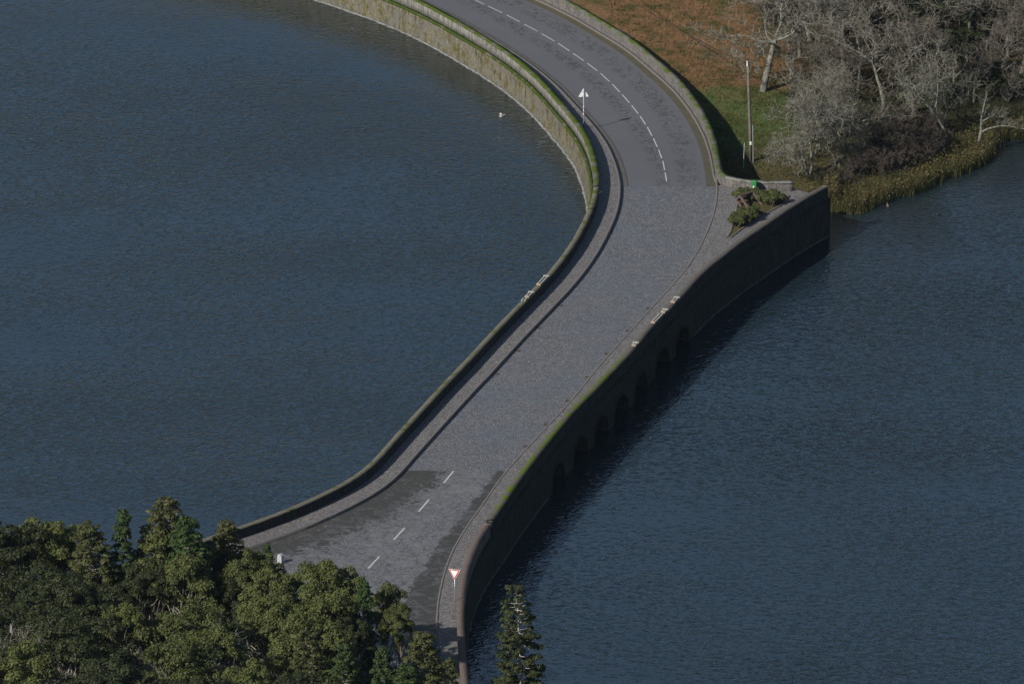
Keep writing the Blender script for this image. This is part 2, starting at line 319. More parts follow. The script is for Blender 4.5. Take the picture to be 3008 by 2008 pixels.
def m_bark(name, a, b, sc=5):
    t = NT(name, .9, .15); c = t.mix(t.ramp(t.noise(sc, 5, .65, vs=(1, 1, .5)), [(.38, 0), (.6, 1)]), a, b); t.col(c); t.bump(t.noise(sc * 3, 4), .6, .03); return t.m

M = dict(
 water=m_water(), far=plain('distant_forest', (.028, .040, .040), .9, .05, .3, .02), cobble=m_cobble((.105, .106, .112), (.205, .205, .205), 6.2, 'road_cobbles', (.11, .12, .14)),
 pave=m_cobble((.115, .108, .104), (.27, .254, .245), 7.2, 'pavement_setts', (.14, .13, .127)),
 asphalt=m_asphalt(), low=m_asphalt_low(),
 kerb=plain('kerb_stone', (.135, .125, .118), .8, .2, .35, 9), lawn=m_lawn(), forest=m_forest(), lakewall=m_lakewall(),
 parapet=m_wall('parapet_stone', (.15, .145, .13), (.07, .066, .058), (.30, .29, .25), .6),
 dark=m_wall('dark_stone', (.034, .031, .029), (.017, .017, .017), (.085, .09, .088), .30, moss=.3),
 inner=m_wall('inner_stone', (.13, .12, .115), (.075, .068, .064), (.19, .175, .15), .35, blockc=.3),
 plinth=plain('pale_plinth', (.19, .19, .185), .9, .1, .9, 2),
 cop_up=m_moss('mossy_coping', (.085, .120, .016), (.15, .15, .12), .44, g2=(.040, .060, .008)),
 cop_low=m_moss('weathered_coping', (.090, .115, .020), (.185, .175, .130), .60),
 ledge=m_moss('mossy_ledge', (.060, .092, .014), (.16, .15, .11), .40), ledge_d=m_moss('dark_ledge', (.025, .042, .012), (.05, .05, .046), .5),
 cop_r=m_moss('striped_moss_coping', (.115, .160, .018), (.135, .122, .108), .49, stripe=True, yr=(667.3, 703.5)),
 cop_g=m_moss('roadside_coping', (.085, .12, .018), (.17, .165, .145), .48), cop_pale=m_moss('pale_coping', (.08, .10, .03), (.23, .225, .205), .56),
 pink=m_moss('bare_coping', (.10, .11, .04), (.165, .130, .115), .68),
 plinthd=plain('damp_footing', (.075, .08, .08), .9, .1, .7, 3), mstone=plain('whitewashed_stone', (.36, .37, .38), .7, .3, .2, 6), white=plain('white_paint', (.80, .80, .78), .5, .4, .06, 5), mark=plain('road_paint', (.46, .46, .445), .7, .3, .3, 5),
 pale=plain('pale_stone', (.36, .34, .30), .85, .2, .25, 8), rust=plain('ochre_stone', (.34, .27, .19), .9, .1, .4, 10),
 steel=plain('galvanised_steel', (.55, .57, .60), .35, .5, .12, 20, .7), grey2=plain('dull_metal', (.30, .32, .35), .6, .3, .1, 8), grey=plain('grey_metal', (.50, .52, .55), .6, .4, .1, 8),
 red=plain('red_paint', (.55, .02, .025), .45, .4, .08), green=plain('green_plastic', (.035, .23, .055), .42, .5, .1), dgreen=plain('lid_plastic', (.03, .20, .05), .4, .5, .1),
 black=plain('rubber_and_shade', (.02, .02, .02), .7, .3), wood=plain('brown_timber', (.115, .078, .072), .8, .2, .3, 12), panel=plain('printed_panel', (.42, .42, .44), .4, .5, .35, 7),
 pole=m_bark('pole_timber', (.10, .09, .07), (.165, .15, .125), 4), iron=plain('rusty_iron', (.065, .048, .042), .8, .3, .4, 15), cable=plain('cable', (.04, .025, .02), .7, .2),
 bark=m_bark('lichen_bark', (.075, .074, .062), (.235, .23, .19)), twig=m_bark('grey_twigs', (.11, .106, .085), (.25, .24, .195), 2), twig_br=m_bark('brown_twigs', (.08, .066, .055), (.19, .172, .14), 2), shrubt=m_bark('shrub_twigs', (.045, .036, .030), (.105, .088, .07), 2),
 brown=m_bark('evergreen_bark', (.12, .10, .08), (.32, .29, .25)), paleb=m_bark('conifer_bark', (.30, .26, .23), (.42, .38, .34)),
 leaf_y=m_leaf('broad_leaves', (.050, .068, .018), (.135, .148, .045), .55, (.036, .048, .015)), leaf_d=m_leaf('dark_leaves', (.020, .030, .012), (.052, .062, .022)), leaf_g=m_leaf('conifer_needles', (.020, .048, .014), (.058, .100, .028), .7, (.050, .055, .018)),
 leaf_l=m_leaf('lone_needles', (.022, .036, .012), (.062, .072, .026), .1), leaf_b=m_leaf('bronzed_needles', (.050, .058, .018), (.105, .100, .034), .5, (.03, .06, .02)), hedge=m_leaf('hedge_leaves', (.040, .055, .016), (.105, .115, .038), .1), reed=m_leaf('reed_blades', (.035, .050, .014), (.11, .10, .035), 0), reedh=m_leaf('reed_heads', (.055, .055, .020), (.14, .105, .045), 0), tuft=m_leaf('grass_blades', (.07, .10, .028), (.17, .13, .055), 0),
 duckb=plain('duck_plumage', (.16, .12, .09), .8, .2, .4, 20), duckw=plain('white_plumage', (.50, .45, .38), .8, .2, .2, 20), coot=plain('black_plumage', (.02, .02, .022), .7, .3), bill=plain('pale_bill', (.75, .72, .66), .5, .3),
)

# ------------------------------------------------------------------ water and hills
tag(obj('lake_water', mesh_np('lake_water', [(-9000, -3000, 0), (9000, -3000, 0), (9000, 12000, 0), (-9000, 12000, 0)], [(0, 1, 2, 3)], M['water'])), kind='structure')
def unseen_hills():  # crater walls out of view, raised and brought near to darken the lake's reflection
    n = 90; V = []; F = []
    for i in range(n):
        a = R(-75 + 150 * i / (n - 1)); h = 330 + 90 * math.sin(i * .31) + 60 * math.sin(i * .83 + 1) + 25 * math.sin(i * 2.1)
        for r_, k in ((1300, -.02), (1350, .25), (1450, .60), (1550, .90), (1650, .95), (2400, .9)):
            V.append((math.sin(a) * r_, 700 + math.cos(a) * r_, h * k + 15 * math.sin(i * 1.7 + r_)))
    for i in range(n - 1):
        for k in range(5): a = i * 6 + k; F.append((a, a + 6, a + 7, a + 1))
    return obj('unseen_hills', mesh_np('unseen_hills', V, F, M['far'], smooth=True))
tag(unseen_hills(), kind='structure')

# ------------------------------------------------------------------ road, pavements, kerbs, markings
Y549 = float(atr([(1950, 548)])[0, 1]); Y1380 = float(at([(1330, 1381)], 3.0)[0, 1])
YN = 884.0; YS = 628.0
def yr_(a, b, st=.5): return np.linspace(a, b, int((b - a) / st) + 2)
ys = yr_(Y1380, Y549); tag(rows('cobbled_road', ys, xof(KC, ys), xof(KD, ys), 8, zr(ys), M['cobble']), kind='structure')
ys = yr_(Y549, YN); tag(rows('asphalt_road', ys, xof(KC, ys), xof(KD, ys), 8, zr(ys), M['asphalt']), kind='structure')
ys = yr_(YS, Y1380)
def xsouth(Y):                                                # west edge of the junction under the trees
    return np.interp(Y, [628, 636, 642, 648, 654, 658, 661, 664, 700], [-4, -6.5, -9.0, -14, -24, -44, -60, -60, -60])
xl = np.maximum(xof(KC, ys), -60); xl = np.where(ys < 663.5, xsouth(ys), xl); xl = np.maximum(xl, np.where(ys < KC[0, 1], xsouth(ys), xof(KC, ys)))
o = rows('junction_road', ys, xl, xof(KD, ys), 30, zr(ys), M['low'])
uvl = o.data.uv_layers[0]; co = np.zeros(len(o.data.vertices) * 3); o.data.vertices.foreach_get('co', co); co = co.reshape(-1, 3)
dd = np.min(np.linalg.norm(co[:, None, :2] - KC[None, ::2], axis=2), axis=1); li = np.zeros(len(o.data.loops), int); o.data.loops.foreach_get('vertex_index', li)
uva = np.zeros(len(li) * 2); uvl.data.foreach_get('uv', uva); uva = uva.reshape(-1, 2); uva[:, 0] = dd[li]; uvl.data.foreach_set('uv', uva.ravel()); tag(o, kind='structure')
# left pavement: kerb stone + setts, widening 1.2 -> 1.75 m
NC = normals(KC); ND = normals(KD); NE_ = normals(EF); NG = normals(WG)
wide = np.interp(KC[:, 1], [640, 748, 782, 860], [1.70, 1.66, 1.28, 1.2])
def strip(name, A, B, z, mat, n=5):
    t = np.linspace(0, 1, n)[:, None, None]; P = A[None] * (1 - t) + B[None] * t; k = A.shape[0]
    Z = np.repeat((zr(A[:, 1]) + z)[None], n, 0); V = np.concatenate([P, Z[..., None]], -1).reshape(-1, 3); idx = np.arange(n * k).reshape(n, k)
    F = np.stack([idx[:-1, :-1], idx[:-1, 1:], idx[1:, 1:], idx[1:, :-1]], -1).reshape(-1, 4)
    s = arc(A); uv = np.stack([np.tile(s, n), np.repeat(np.linspace(0, 1, n) * 1.7, k)], -1)
    return obj(name, mesh_np(name, V, F, mat, uv))
tag(strip('pavement', KC + NC * .20, KC + NC * (wide + .02)[:, None], .18, M['pave']), kind='structure')
tag(sweep('kerb', KC, NC, [(0, -.2), (.0, .19), (.195, .19), (.195, -.2)], M['kerb'], wob=.006), kind='structure')
# right pavement and plaza between kerb and parapet
mD = KD[:, 1] < Y549 + 3.2
kd = KD[mD]; nd_ = ND[mD]
tag(sweep('kerb', kd, nd_, [(0, -.2), (-.17, -.2), (-.17, .14), (0, .14)], M['kerb'], wob=.006), kind='structure')
ys = yr_(YS, EF[-1, 1] + 3); xr = np.where(ys <= EF[-1, 1], xof(EF, ys) - .1, EF[-1, 0] - .3 - (ys - EF[-1, 1]) * 1.1)
tag(rows('pavement', ys, xof(kd, ys) + .17, xr, 10, zr(ys) + .132, M['pave']), kind='structure')
# lane markings
mk = []
ds = c2([(95,168),(213,232),(328,300),(430,368),(528,436),(620,506),(700,580),(770,653),(835,727),(893,802),(943,876),(985,955),(1020,1032),(1050,1110),(1066,1190)])
ds = np.vstack([[(1340, -28), (1386.5, -4), (1433.4, 18), (1488, 44)], ds]); de = ds.copy()
for i in range(len(ds) - 1): de[i] = ds[i] + (ds[i + 1] - ds[i]) * .765
de[-1] = c2([(1076, 1250)])[0]
for a, b in zip(ds, de): mk.append((atr([a], .012)[0], atr([b], .012)[0], .046))
for a, b in (((1718,100),(1650,182)), ((1550,295),(1478,378)), ((1382,490),(1305,573)), ((1207,687),(1131,770)), ((1035,880),(955,965))):
    p, q = cb([a, b]); mk.append((atr([p], .012)[0], atr([q], .012)[0], .06))
V = []; F = []
for a, b, hw in mk:
    d = (b - a) / np.linalg.norm(b - a); nn = np.array([-d[1], d[0]]) * hw; k = len(V)
    for i in range(5):
        p = a + (b - a) * i / 4; V += [(*(p + nn), float(zr(p[1])) + .006), (*(p - nn), float(zr(p[1])) + .006)]
    F += [(k + 2 * i, k + 2 * i + 1, k + 2 * i + 3, k + 2 * i + 2) for i in range(4)]
tag(obj('lane_markings', mesh_np('lane_markings', V, F, M['mark'])), kind='structure')

# ------------------------------------------------------------------ left lake wall
PO = KC + NC * (wide)[:, None]                                # inner foot of parapet
lw = empty('lake_wall', (float(PO[160, 0]), float(PO[160, 1]), 0), label='long curving lichen-streaked lake wall with mossy parapet on the left side of the road', cat='wall')
def loc_fix(o, e): o.location = tuple(-x for x in e.location); return o
ch = .93; south = PO[:, 1] < 742
isS = PO[:, 1] < 743.5
for q_, mt in ((isS, 'dark'), (~isS, 'parapet')):
    loc_fix(sweep('parapet', PO[q_], NC[q_], [(0.02, .0), (.02, ch - .08), (.44, ch - .08), (.44, .0)], M[mt], lw, wob=.008), lw)
a = PO[PO[:, 1] < 743.5]; b = PO[PO[:, 1] >= 742.9]
loc_fix(sweep('coping', a, NC[:len(a)], [(-.01, ch - .08), (-.01, ch), (.42, ch), (.42, ch - .08)], M['cop_low'], lw, wob=.010, seed=1), lw)
loc_fix(sweep('coping', b, NC[-len(b):], [(-.01, ch - .08), (.0, ch + .02), (.48, ch + .02), (.49, ch - .08)], M['cop_up'], lw, wob=.014, seed=2), lw)
loc_fix(sweep('string_course', PO, NC, [(.44, -.12), (.44, .06), (.72, .04), (.72, -.12)], M['ledge'], lw, wob=.014, seed=3), lw)
loc_fix(sweep('wall_face', PO, NC, [(.60, -.12), (.62, -1.0), (.70, -2.0), (.80, -3.6)], M['lakewall'], lw, closed=False, wob=.02, seed=4), lw)
loc_fix(sweep('plinth', PO, NC, [(.6, -1.0), (.6, .05), (.87, .05), (.87, -1.0)], M['plinth'], lw, dz=0.0, wob=.03, seed=5), lw)
def placed_along(P, p, dz):      # index of curve point nearest to a measured photo point
    g = atr([p], dz)[0]; return int(np.argmin(np.linalg.norm(P - g, axis=1)))

# ------------------------------------------------------------------ arched bridge wall on the right
bw = empty('arched_bridge_wall', (float(EF[90, 0]), float(EF[90, 1]), 0), label='dark stone bridge side with seven low arches over the water and green moss on its parapet', cat='bridge')
sE = arc(EF)
def s_at_px(px, z=.3):
    X, Yp = proj(EF[:, 0], EF[:, 1], z); return float(np.interp(px, X, sE))
jl = [1617, 1680, 1740, 1799, 1861, 1921, 1980]
archs = []
for x in jl:
    s0 = s_at_px(x); archs.append((s0, s0 + 3.5))
ss = np.unique(np.concatenate([sE] + [a0 + (a1 - a0) * (1 - np.cos(np.linspace(0, math.pi, 17))) / 2 for a0, a1 in archs] + [np.array([a0 - .001, a1 + .001]) for a0, a1 in archs]))
def pE(s): return np.stack([np.interp(s, sE, EF[:, 0]), np.interp(s, sE, EF[:, 1])], -1)
def nE(s): return np.stack([np.interp(s, sE, NE_[:, 0]), np.interp(s, sE, NE_[:, 1])], -1)
def zbot(s):
    z = np.full(len(s), -.8)
    for a0, a1 in archs:
        m_ = (s >= a0 - 1e-6) & (s <= a1 + 1e-6); u = (s[m_] - (a0 + a1) / 2) / ((a1 - a0) / 2); z[m_] = .12 + 1.45 * np.sqrt(np.clip(1 - u * u, 0, 1))
    return z
P = pE(ss); N = nE(ss); zt = zr(P[:, 1]) - .15; zb = zbot(ss); k = 7; V = []; uv = []
for j in range(k):
    t = j / (k - 1); z = zb * (1 - t) + zt * t; V.append(np.c_[P - N * (.14 * (1 - z / 3))[:, None], z]); uv.append(np.c_[ss, z])
V = np.concatenate(V); uv = np.concatenate(uv); n = len(ss); idx = np.arange(k * n).reshape(k, n)
F = np.stack([idx[:-1, :-1], idx[:-1, 1:], idx[1:, 1:], idx[1:, :-1]], -1).reshape(-1, 4)
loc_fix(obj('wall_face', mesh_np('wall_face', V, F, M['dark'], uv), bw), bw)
for a0, a1 in archs:
    th = np.linspace(0, math.pi, 19); sc_ = (a0 + a1) / 2 - np.cos(th) * (a1 - a0) / 2; zz = .12 + 1.45 * np.sin(th)
    sc_ = np.r_[sc_[0], sc_, sc_[-1]]; zz = np.r_[-.8, zz, -.8]; P_ = pE(sc_); N_ = nE(sc_); V = []; kk = len(sc_)
    for off in (-.10, 6.5): V.append(np.c_[P_ + N_ * off, zz])
    V = np.concatenate(V); F = [(i, i + 1, kk + i + 1, kk + i) for i in range(kk - 1)]
    o = loc_fix(obj('arch_vault', mesh_np('arch_vault', V, F, M['dark'], np.c_[V[:, 0], V[:, 2]]), bw), bw)
    # back of the vault and the ring of voussoirs
    th = np.linspace(0, math.pi, 23); V = []; F = []
    mid = (a0 + a1) / 2; hw = (a1 - a0) / 2
    for r0, off in ((0, -.10), (0, -.15), (.24, -.15), (.24, -.10)):
        s_ = mid - np.cos(th) * (hw + r0); P_ = pE(s_); N_ = nE(s_); V.append(np.c_[P_ + N_ * off, .12 + np.sin(th) * (1.45 + r0)])
    V = np.concatenate(V + [V[0]]); m_ = len(th)
    for q in range(4):
        for i in range(m_ - 1): F.append((q * m_ + i, q * m_ + i + 1, (q + 1) * m_ + i + 1, (q + 1) * m_ + i))
    loc_fix(obj('arch_ring', mesh_np('arch_ring', V, F, M['ledge_d'], np.c_[V[:, 1], V[:, 2]]), bw), bw)
loc_fix(sweep('string_course', EF, NE_, [(.05, -.02), (-.12, -.02), (-.12, -.20), (.05, -.20)], M['ledge_d'], bw, wob=.012, seed=6), bw)
for q_ in (sE < archs[0][0] - 1.0, sE > archs[-1][1] + 1.0):
    loc_fix(sweep('plinth', EF[q_], NE_[q_], [(.1, -.8), (.1, .10), (-.18, .08), (-.18, -.8)], M['plinthd'], bw, dz=0, wob=.02, seed=8), bw)
iS = EF[:, 1] < 666.2; a = EF[iS]; b = EF[~iS]
loc_fix(sweep('parapet', a, NE_[iS], [(0, -.05), (0, .90), (.46, .90), (.46, -.05)], M['inner'], bw), bw)
loc_fix(sweep('coping', a, NE_[iS], [(-.03, .90), (-.03, .985), (.50, .985), (.50, .90)], M['pink'], bw, wob=.008), bw)
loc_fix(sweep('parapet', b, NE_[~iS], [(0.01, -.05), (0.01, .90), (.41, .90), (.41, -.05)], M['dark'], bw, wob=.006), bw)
loc_fix(sweep('coping', b, NE_[~iS], [(-.02, .90), (-.02, 1.0), (.44, 1.0), (.44, .90)], M['cop_r'], bw, wob=.012), bw)
# return wall at the plaza end
pe = EF[-1]; te = EF[-1] - EF[-2]; te /= np.linalg.norm(te); ne = np.array([-te[1], te[0]])
Pr = pe + te * .02 + np.outer(np.linspace(0, 8, 9), ne); loc_fix(sweep('return_wall', Pr, np.repeat(te[None], 9, 0), [(-.01, -4), (-.01, -.05), (.35, -.05), (.35, -4)], M['dark'], bw), bw)
V = [(*(pe + te * .37), -.8), (*(pe + te * .37 + ne * -.14), -.8)]

# ------------------------------------------------------------------ roadside wall (plaza, then north along the meadow)
gw = empty('roadside_wall', (float(WG[60, 0]), float(WG[60, 1]), 3), label='low grey stone wall curving from the small plaza north between road and meadow', cat='wall')
hG = np.interp(WG[:, 1], [735, 752, 770, 840], [.78, .90, .95, .95])
ip = int(np.argmin(np.linalg.norm(WG - atr([(2125, 552)], .05)[0], axis=1)))
ng = -NG
def sweepH(name, P, N, pr, mat, parent, hh, **kw):
    s = arc(P); n = len(P); rg = np.random.default_rng(3); V = []; pl = [0]
    for i in range(len(pr) - 1): pl.append(pl[-1] + math.hypot(pr[i + 1][0] - pr[i][0], (pr[i + 1][1] - pr[i][1]) * .9 + pr[i + 1][2] - pr[i][2]))
    uv = []
    for (o_, kz, cz), l in zip(pr, pl):
        V.append(np.c_[P + N * (o_ + rg.normal(0, .008, n))[:, None], zr(P[:, 1]) + kz * hh + cz + rg.normal(0, .006, n)]); uv.append(np.c_[s, np.full(n, l)])
    V = np.concatenate(V + [V[0]]); uv = np.concatenate(uv + [uv[0]]); k = len(pr) + 1; idx = np.arange(k * n).reshape(k, n)
    F = np.stack([idx[:-1, :-1], idx[:-1, 1:], idx[1:, 1:], idx[1:, :-1]], -1).reshape(-1, 4)
    F = np.vstack([F, [idx[0, 0], idx[1, 0], idx[2, 0], idx[3, 0]]])
    return loc_fix(obj(name, mesh_np(name, V, F, mat, uv), parent), parent)
sweepH('wall_body', WG, ng, [(0, 0, -.1), (0.03, 1, -.08), (.42, 1, -.08), (.46, 0, -2.6)], M['inner'], gw, hG)
sweepH('coping', WG[:ip + 1], ng[:ip + 1], [(-.03, 1, -.08), (-.03, 1, .02), (.46, 1, .02), (.46, 1, -.08)], M['cop_pale'], gw, hG[:ip + 1])
sweepH('coping', WG[ip:], ng[ip:], [(-.02, 1, -.08), (-.02, 1, .02), (.46, 1, .02), (.46, 1, -.08)], M['cop_g'], gw, hG[ip:])
sweepH('foot_kerb', WG[ip + 6:], ng[ip + 6:], [(-.20, 0, -.1), (-.20, 0, .10), (.0, 0, .10), (.0, 0, -.1)], M['kerb'], gw, hG[ip + 6:])

# ------------------------------------------------------------------ meadow and shore
SH = at([(2395, 585), (2440, 612), (2500, 622), (2540, 600), (2600, 575), (2680, 560), (2740, 520), (2800, 505), (2860, 480), (2888, 450), (2895, 415), (2960, 402), (3100, 392), (3400, 380), (3900, 360)], 0)
SH = np.vstack([[(18, 733.5)], SH])
def sdist(P, L):
    best = np.full(len(P), 1e9); sgn = np.zeros(len(P))
    for a, b in zip(L[:-1], L[1:]):
        ab = b - a; t = np.clip(((P - a) @ ab) / (ab @ ab), 0, 1); q = P - a - t[:, None] * ab; d = np.linalg.norm(q, axis=1)
        c = ab[0] * (P - a)[:, 1] - ab[1] * (P - a)[:, 0]; m_ = d < best; best[m_] = d[m_]; sgn[m_] = np.sign(c[m_])
    return best * sgn
def bumpz(P): return .12 * np.sin(P[:, 0] * .9 + P[:, 1] * .5) + .08 * np.sin(P[:, 0] * .43 - P[:, 1] * 1.1)
def lawn_z(P):
    P = np.atleast_2d(P); d = sdist(P, SH); plane = np.interp(P[:, 1], [735, 750, 757, 768, 776, 787, 800, 830, 880], [.35, .5, .75, 1.1, 1.9, 2.1, 2.5, 3.2, 4.2])
    wx = np.interp(P[:, 1], WG[:, 1], WG[:, 0]) if False else xof(KD, P[:, 1]); near = np.clip((P[:, 0] - wx) / 14, 0, 1)
    z = plane - near * .35 * np.maximum(plane - .9, 0); return np.minimum(z, -.35 + np.clip(d + .6, -1, 99) * .22) + bumpz(P) * .3
ys = np.linspace(738, 900, 200); wgN = WG[ip:]; xs0 = np.where(ys > 746, xof(KD, ys) + .42, 14.0 + 0 * ys); xs0 = np.where((ys > 746) & (ys < 760), np.maximum(xs0, np.interp(ys, wgN[:, 1], wgN[:, 0]) + .2), xs0)
nx = 130; t = np.linspace(0, 1, nx) ** 1.25; X = xs0[:, None] + (110 - xs0[:, None]) * t; Yg = np.repeat(ys[:, None], nx, 1); PP = np.c_[X.ravel(), Yg.ravel()]; Z = lawn_z(PP)
idx = np.arange(len(PP)).reshape(len(ys), nx); F = np.stack([idx[:-1, :-1], idx[:-1, 1:], idx[1:, 1:], idx[1:, :-1]], -1).reshape(-1, 4)
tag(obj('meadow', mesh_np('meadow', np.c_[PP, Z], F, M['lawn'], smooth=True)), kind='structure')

# near hillside under the foreground trees
def near_z(P):
    P = np.atleast_2d(P); X, Y = P[:, 0], P[:, 1]
    edge = np.interp(X, [-120, -60, -30, -16, -6], [668, 666, 662, 657, 644]); d = edge - Y
    z = np.interp(d, [-12, -2, 2, 8, 20, 60], [-2.5, -.4, 1.6, 2.93, 3.6, 9.5])
    rd = X - xsouth(Y); onroad = (rd > -1.0) & (Y < 664); z = np.where(onroad, np.minimum(z, 2.9), z)
    east = X > xof(EF, Y) - 2.2; ze = np.interp(637 - Y, [-3, 0, 3, 30], [-1.2, -.2, .4, 2.0]); z = np.where(east, np.where(Y < 640, ze, -1.5), z)
    return z + bumpz(P) * .25 * (z < 2.85)
xs = np.linspace(-130, 40, 170); ys = np.linspace(560, 680, 130); XX, YY = np.meshgrid(xs, ys); PP = np.c_[XX.ravel(), YY.ravel()]; Z = near_z(PP)
inb = (PP[:, 1] > 657) & (PP[:, 0] > np.interp(PP[:, 1], KC[:, 1], KC[:, 0]) - 3.2); Z = np.where(inb, -1.5, Z)
idx = np.arange(len(PP)).reshape(len(ys), len(xs)); F = np.stack([idx[:-1, :-1], idx[:-1, 1:], idx[1:, 1:], idx[1:, :-1]], -1).reshape(-1, 4)
tag(obj('wooded_bank', mesh_np('wooded_bank', np.c_[PP, Z], F, M['forest'], smooth=True)), kind='structure')
def bank_z(x, y): return float(near_z(np.array([[x, y]]))[0])
def mead_z(x, y): return float(lawn_z(np.array([[x, y]]))[0])
def on_ground(px, py, zf):
    g = at([(px, py)], 1.0)[0]
    for _ in range(12): g = at([(px, py)], zf(g[0], g[1]))[0]
    return float(g[0]), float(g[1]), zf(g[0], g[1])
def top_at(px, py, h, zf):       # foot of a tree of height h whose top shows at the measured point
    best = None
    for Yc in np.arange(600, 672, .5):
        x, y = at([(px, py)], 0)[0]; k_ = Yc / y; xc = x * k_; zray = CAMH * (1 - k_); e_ = abs(zray - (zf(xc, Yc) + h))
        if best is None or e_ < best[0]: best = (e_, xc, Yc)
    return best[1], best[2], zf(best[1], best[2])
# beds, plaza verge
bed = atr(c4([(925, 1165), (960, 1110), (1010, 960), (1035, 820), (1045, 740), (1085, 700), (1300, 655), (1600, 655), (1640, 690), (1540, 800), (1300, 930), (1100, 1060), (960, 1170)]), .15)
V = [(*p, float(zr(p[1])) + .155) for p in bed]; c_ = np.mean(bed, 0); V.append((*c_, 3.17)); F = [(i, (i + 1) % len(bed), len(bed)) for i in range(len(bed))]
tag(obj('planting_bed', mesh_np('planting_bed', V, F, M['lawn'])), kind='structure')
kb = resample(np.vstack([bed, bed[:1]]), .2, .15); tag(sweep('bed_kerb', kb, normals(kb), [(-.06, .1), (-.06, .20), (.06, .20), (.06, .1)], M['kerb']), kind='structure')

# ------------------------------------------------------------------ foliage generators
def leaves(C, D, size, asp=1.7, up=.35, rg=RNG):
    """one small folded leaf cluster quad per centre C; D = outward direction"""
    n = len(C); nr = D + rg.normal(0, .55, (n, 3)); nr[:, 2] += up; nr /= np.linalg.norm(nr, axis=1)[:, None]
    a = np.cross(nr, rg.normal(0, 1, (n, 3))); a /= np.linalg.norm(a, axis=1)[:, None] + 1e-9; b = np.cross(nr, a)
    s = (size * rg.uniform(.6, 1.35, n))[:, None]; V = np.stack([C - a * s * asp * .5, C - b * s * .5 + nr * s * .12, C + a * s * asp * .5, C + b * s * .5 + nr * s * .12], 1).reshape(-1, 3)
    return V, np.arange(4 * n).reshape(n, 4)
def tube_np(segs, n=3):
    V = []; F = []; k = 0
    for pts, rad in segs:
        pts = np.asarray(pts); m_ = len(pts); T = np.gradient(pts, axis=0); T /= np.linalg.norm(T, axis=1)[:, None] + 1e-9
        ref = np.array([.3, .9, .1]) if abs(T[0][2]) > .8 else np.array([0, 0, 1.]); A = np.cross(T, ref); A /= np.linalg.norm(A, axis=1)[:, None] + 1e-9; B = np.cross(T, A)
        an = np.arange(n) * 2 * math.pi / n; ring = pts[:, None] + (A[:, None] * np.cos(an)[None, :, None] + B[:, None] * np.sin(an)[None, :, None]) * np.asarray(rad)[:, None, None]
        V.append(ring.reshape(-1, 3)); i = np.arange(m_ - 1)[:, None] * n; j = np.arange(n)[None]; j2 = (j + 1) % n
        F.append(np.stack([k + i + j, k + i + j2, k + i + n + j2, k + i + n + j], -1).reshape(-1, 4)); k += m_ * n
    return np.concatenate(V), np.concatenate(F)
def branch(rg, p, d, L, r0, r1, n, wig, trop):
    pts = [np.array(p, float)]; d = np.array(d, float); d /= np.linalg.norm(d)
    for i in range(n):
        d = d + rg.normal(0, wig, 3); d[2] += trop; d /= np.linalg.norm(d); pts.append(pts[-1] + d * L / n)
    return np.array(pts), np.linspace(r0, r1, n + 1), d
def bare_tree(seed, H=8.5, spread=1.0, trunk=.33, r=.20, lean=(0, 0), kids=(6, 5, 5, 5), stems=1, up=.05):
    rg = np.random.default_rng(seed); T = []; C = []
    def rec(p, d, L, r0, lev):
        n = (6, 6, 5, 4, 3, 2)[lev]; wig = (.12, .32, .42, .44, .42, .4)[lev]
        pts, rad, d2 = branch(rg, p, d, L, r0, r0 * (.62 if lev == 0 else .45), n, wig, (.02, up, up * .8, .05, .06, .05)[lev])
        (T if lev < 2 else C).append((pts, np.maximum(rad, (.03, .03, .026, .019, .014, .011)[lev])))
        if lev >= 5 or lev >= len(kids) : return
        kn = kids[lev]
        for i in range(kn):
            f = 1.0 if i < 2 and lev < 2 else rg.uniform(.35 if lev else .72, 1.0); q = f * (len(pts) - 1); j = min(int(q), len(pts) - 2); pp = pts[j] + (pts[j + 1] - pts[j]) * (q - j)
            dd = pts[j + 1] - pts[j]; dd /= np.linalg.norm(dd); pr = rg.normal(0, 1, 3); pr -= dd * (pr @ dd); pr /= np.linalg.norm(pr)
            if lev == 0: a_ = 2 * math.pi * (i + rg.uniform(-.25, .25)) / kn; pr = np.array([math.cos(a_), math.sin(a_), 0.0])
            ang = rg.uniform(.55, 1.05) * (spread if lev == 0 else 1); nd = dd * math.cos(ang) + pr * math.sin(ang)
            rec(pp, nd, L * rg.uniform(.55, .85) * ((1.15) if lev == 0 else .82), rad[j] * rg.uniform(.5, .68), lev + 1)
    for s in range(stems):
        a_ = rg.uniform(0, 6.28); ld = np.array([lean[0], lean[1], 1.0]) if stems == 1 else np.array([math.cos(a_) * .45, math.sin(a_) * .45, 1.0])
        rec((0, 0, -.3), ld, H * trunk * (1 if stems == 1 else rg.uniform(.7, 1)), r / math.sqrt(stems) * 1.1, 0)
    allz = max(c[0][:, 2].max() for c in C); k_ = H / allz
    T = [(a * k_, b) for a, b in T]; C = [(a * k_, b) for a, b in C]
    return tube_np(T, 6), tube_np(C, 3)
def tree_obj(name, trunk, crown, m1, m2):
    e = empty(name); a = obj('trunk', mesh_np('trunk', *trunk, m1, smooth=True), e); b = obj('crown', mesh_np('crown', *crown, m2), e); return e
used = {}
def place(proto, loc, rz, sc, label, group, szf=1.0, cat='tree'):
    if proto not in used: used[proto] = 1; e = proto
    else:
        e = proto.copy(); COL.objects.link(e)
        for c in list(proto.children):
            d = c.copy(); COL.objects.link(d); d.parent = e
    e.location = loc; e.rotation_euler = (0, 0, rz); e.scale = (sc, sc, sc * szf); tag(e, label, cat, group); return e

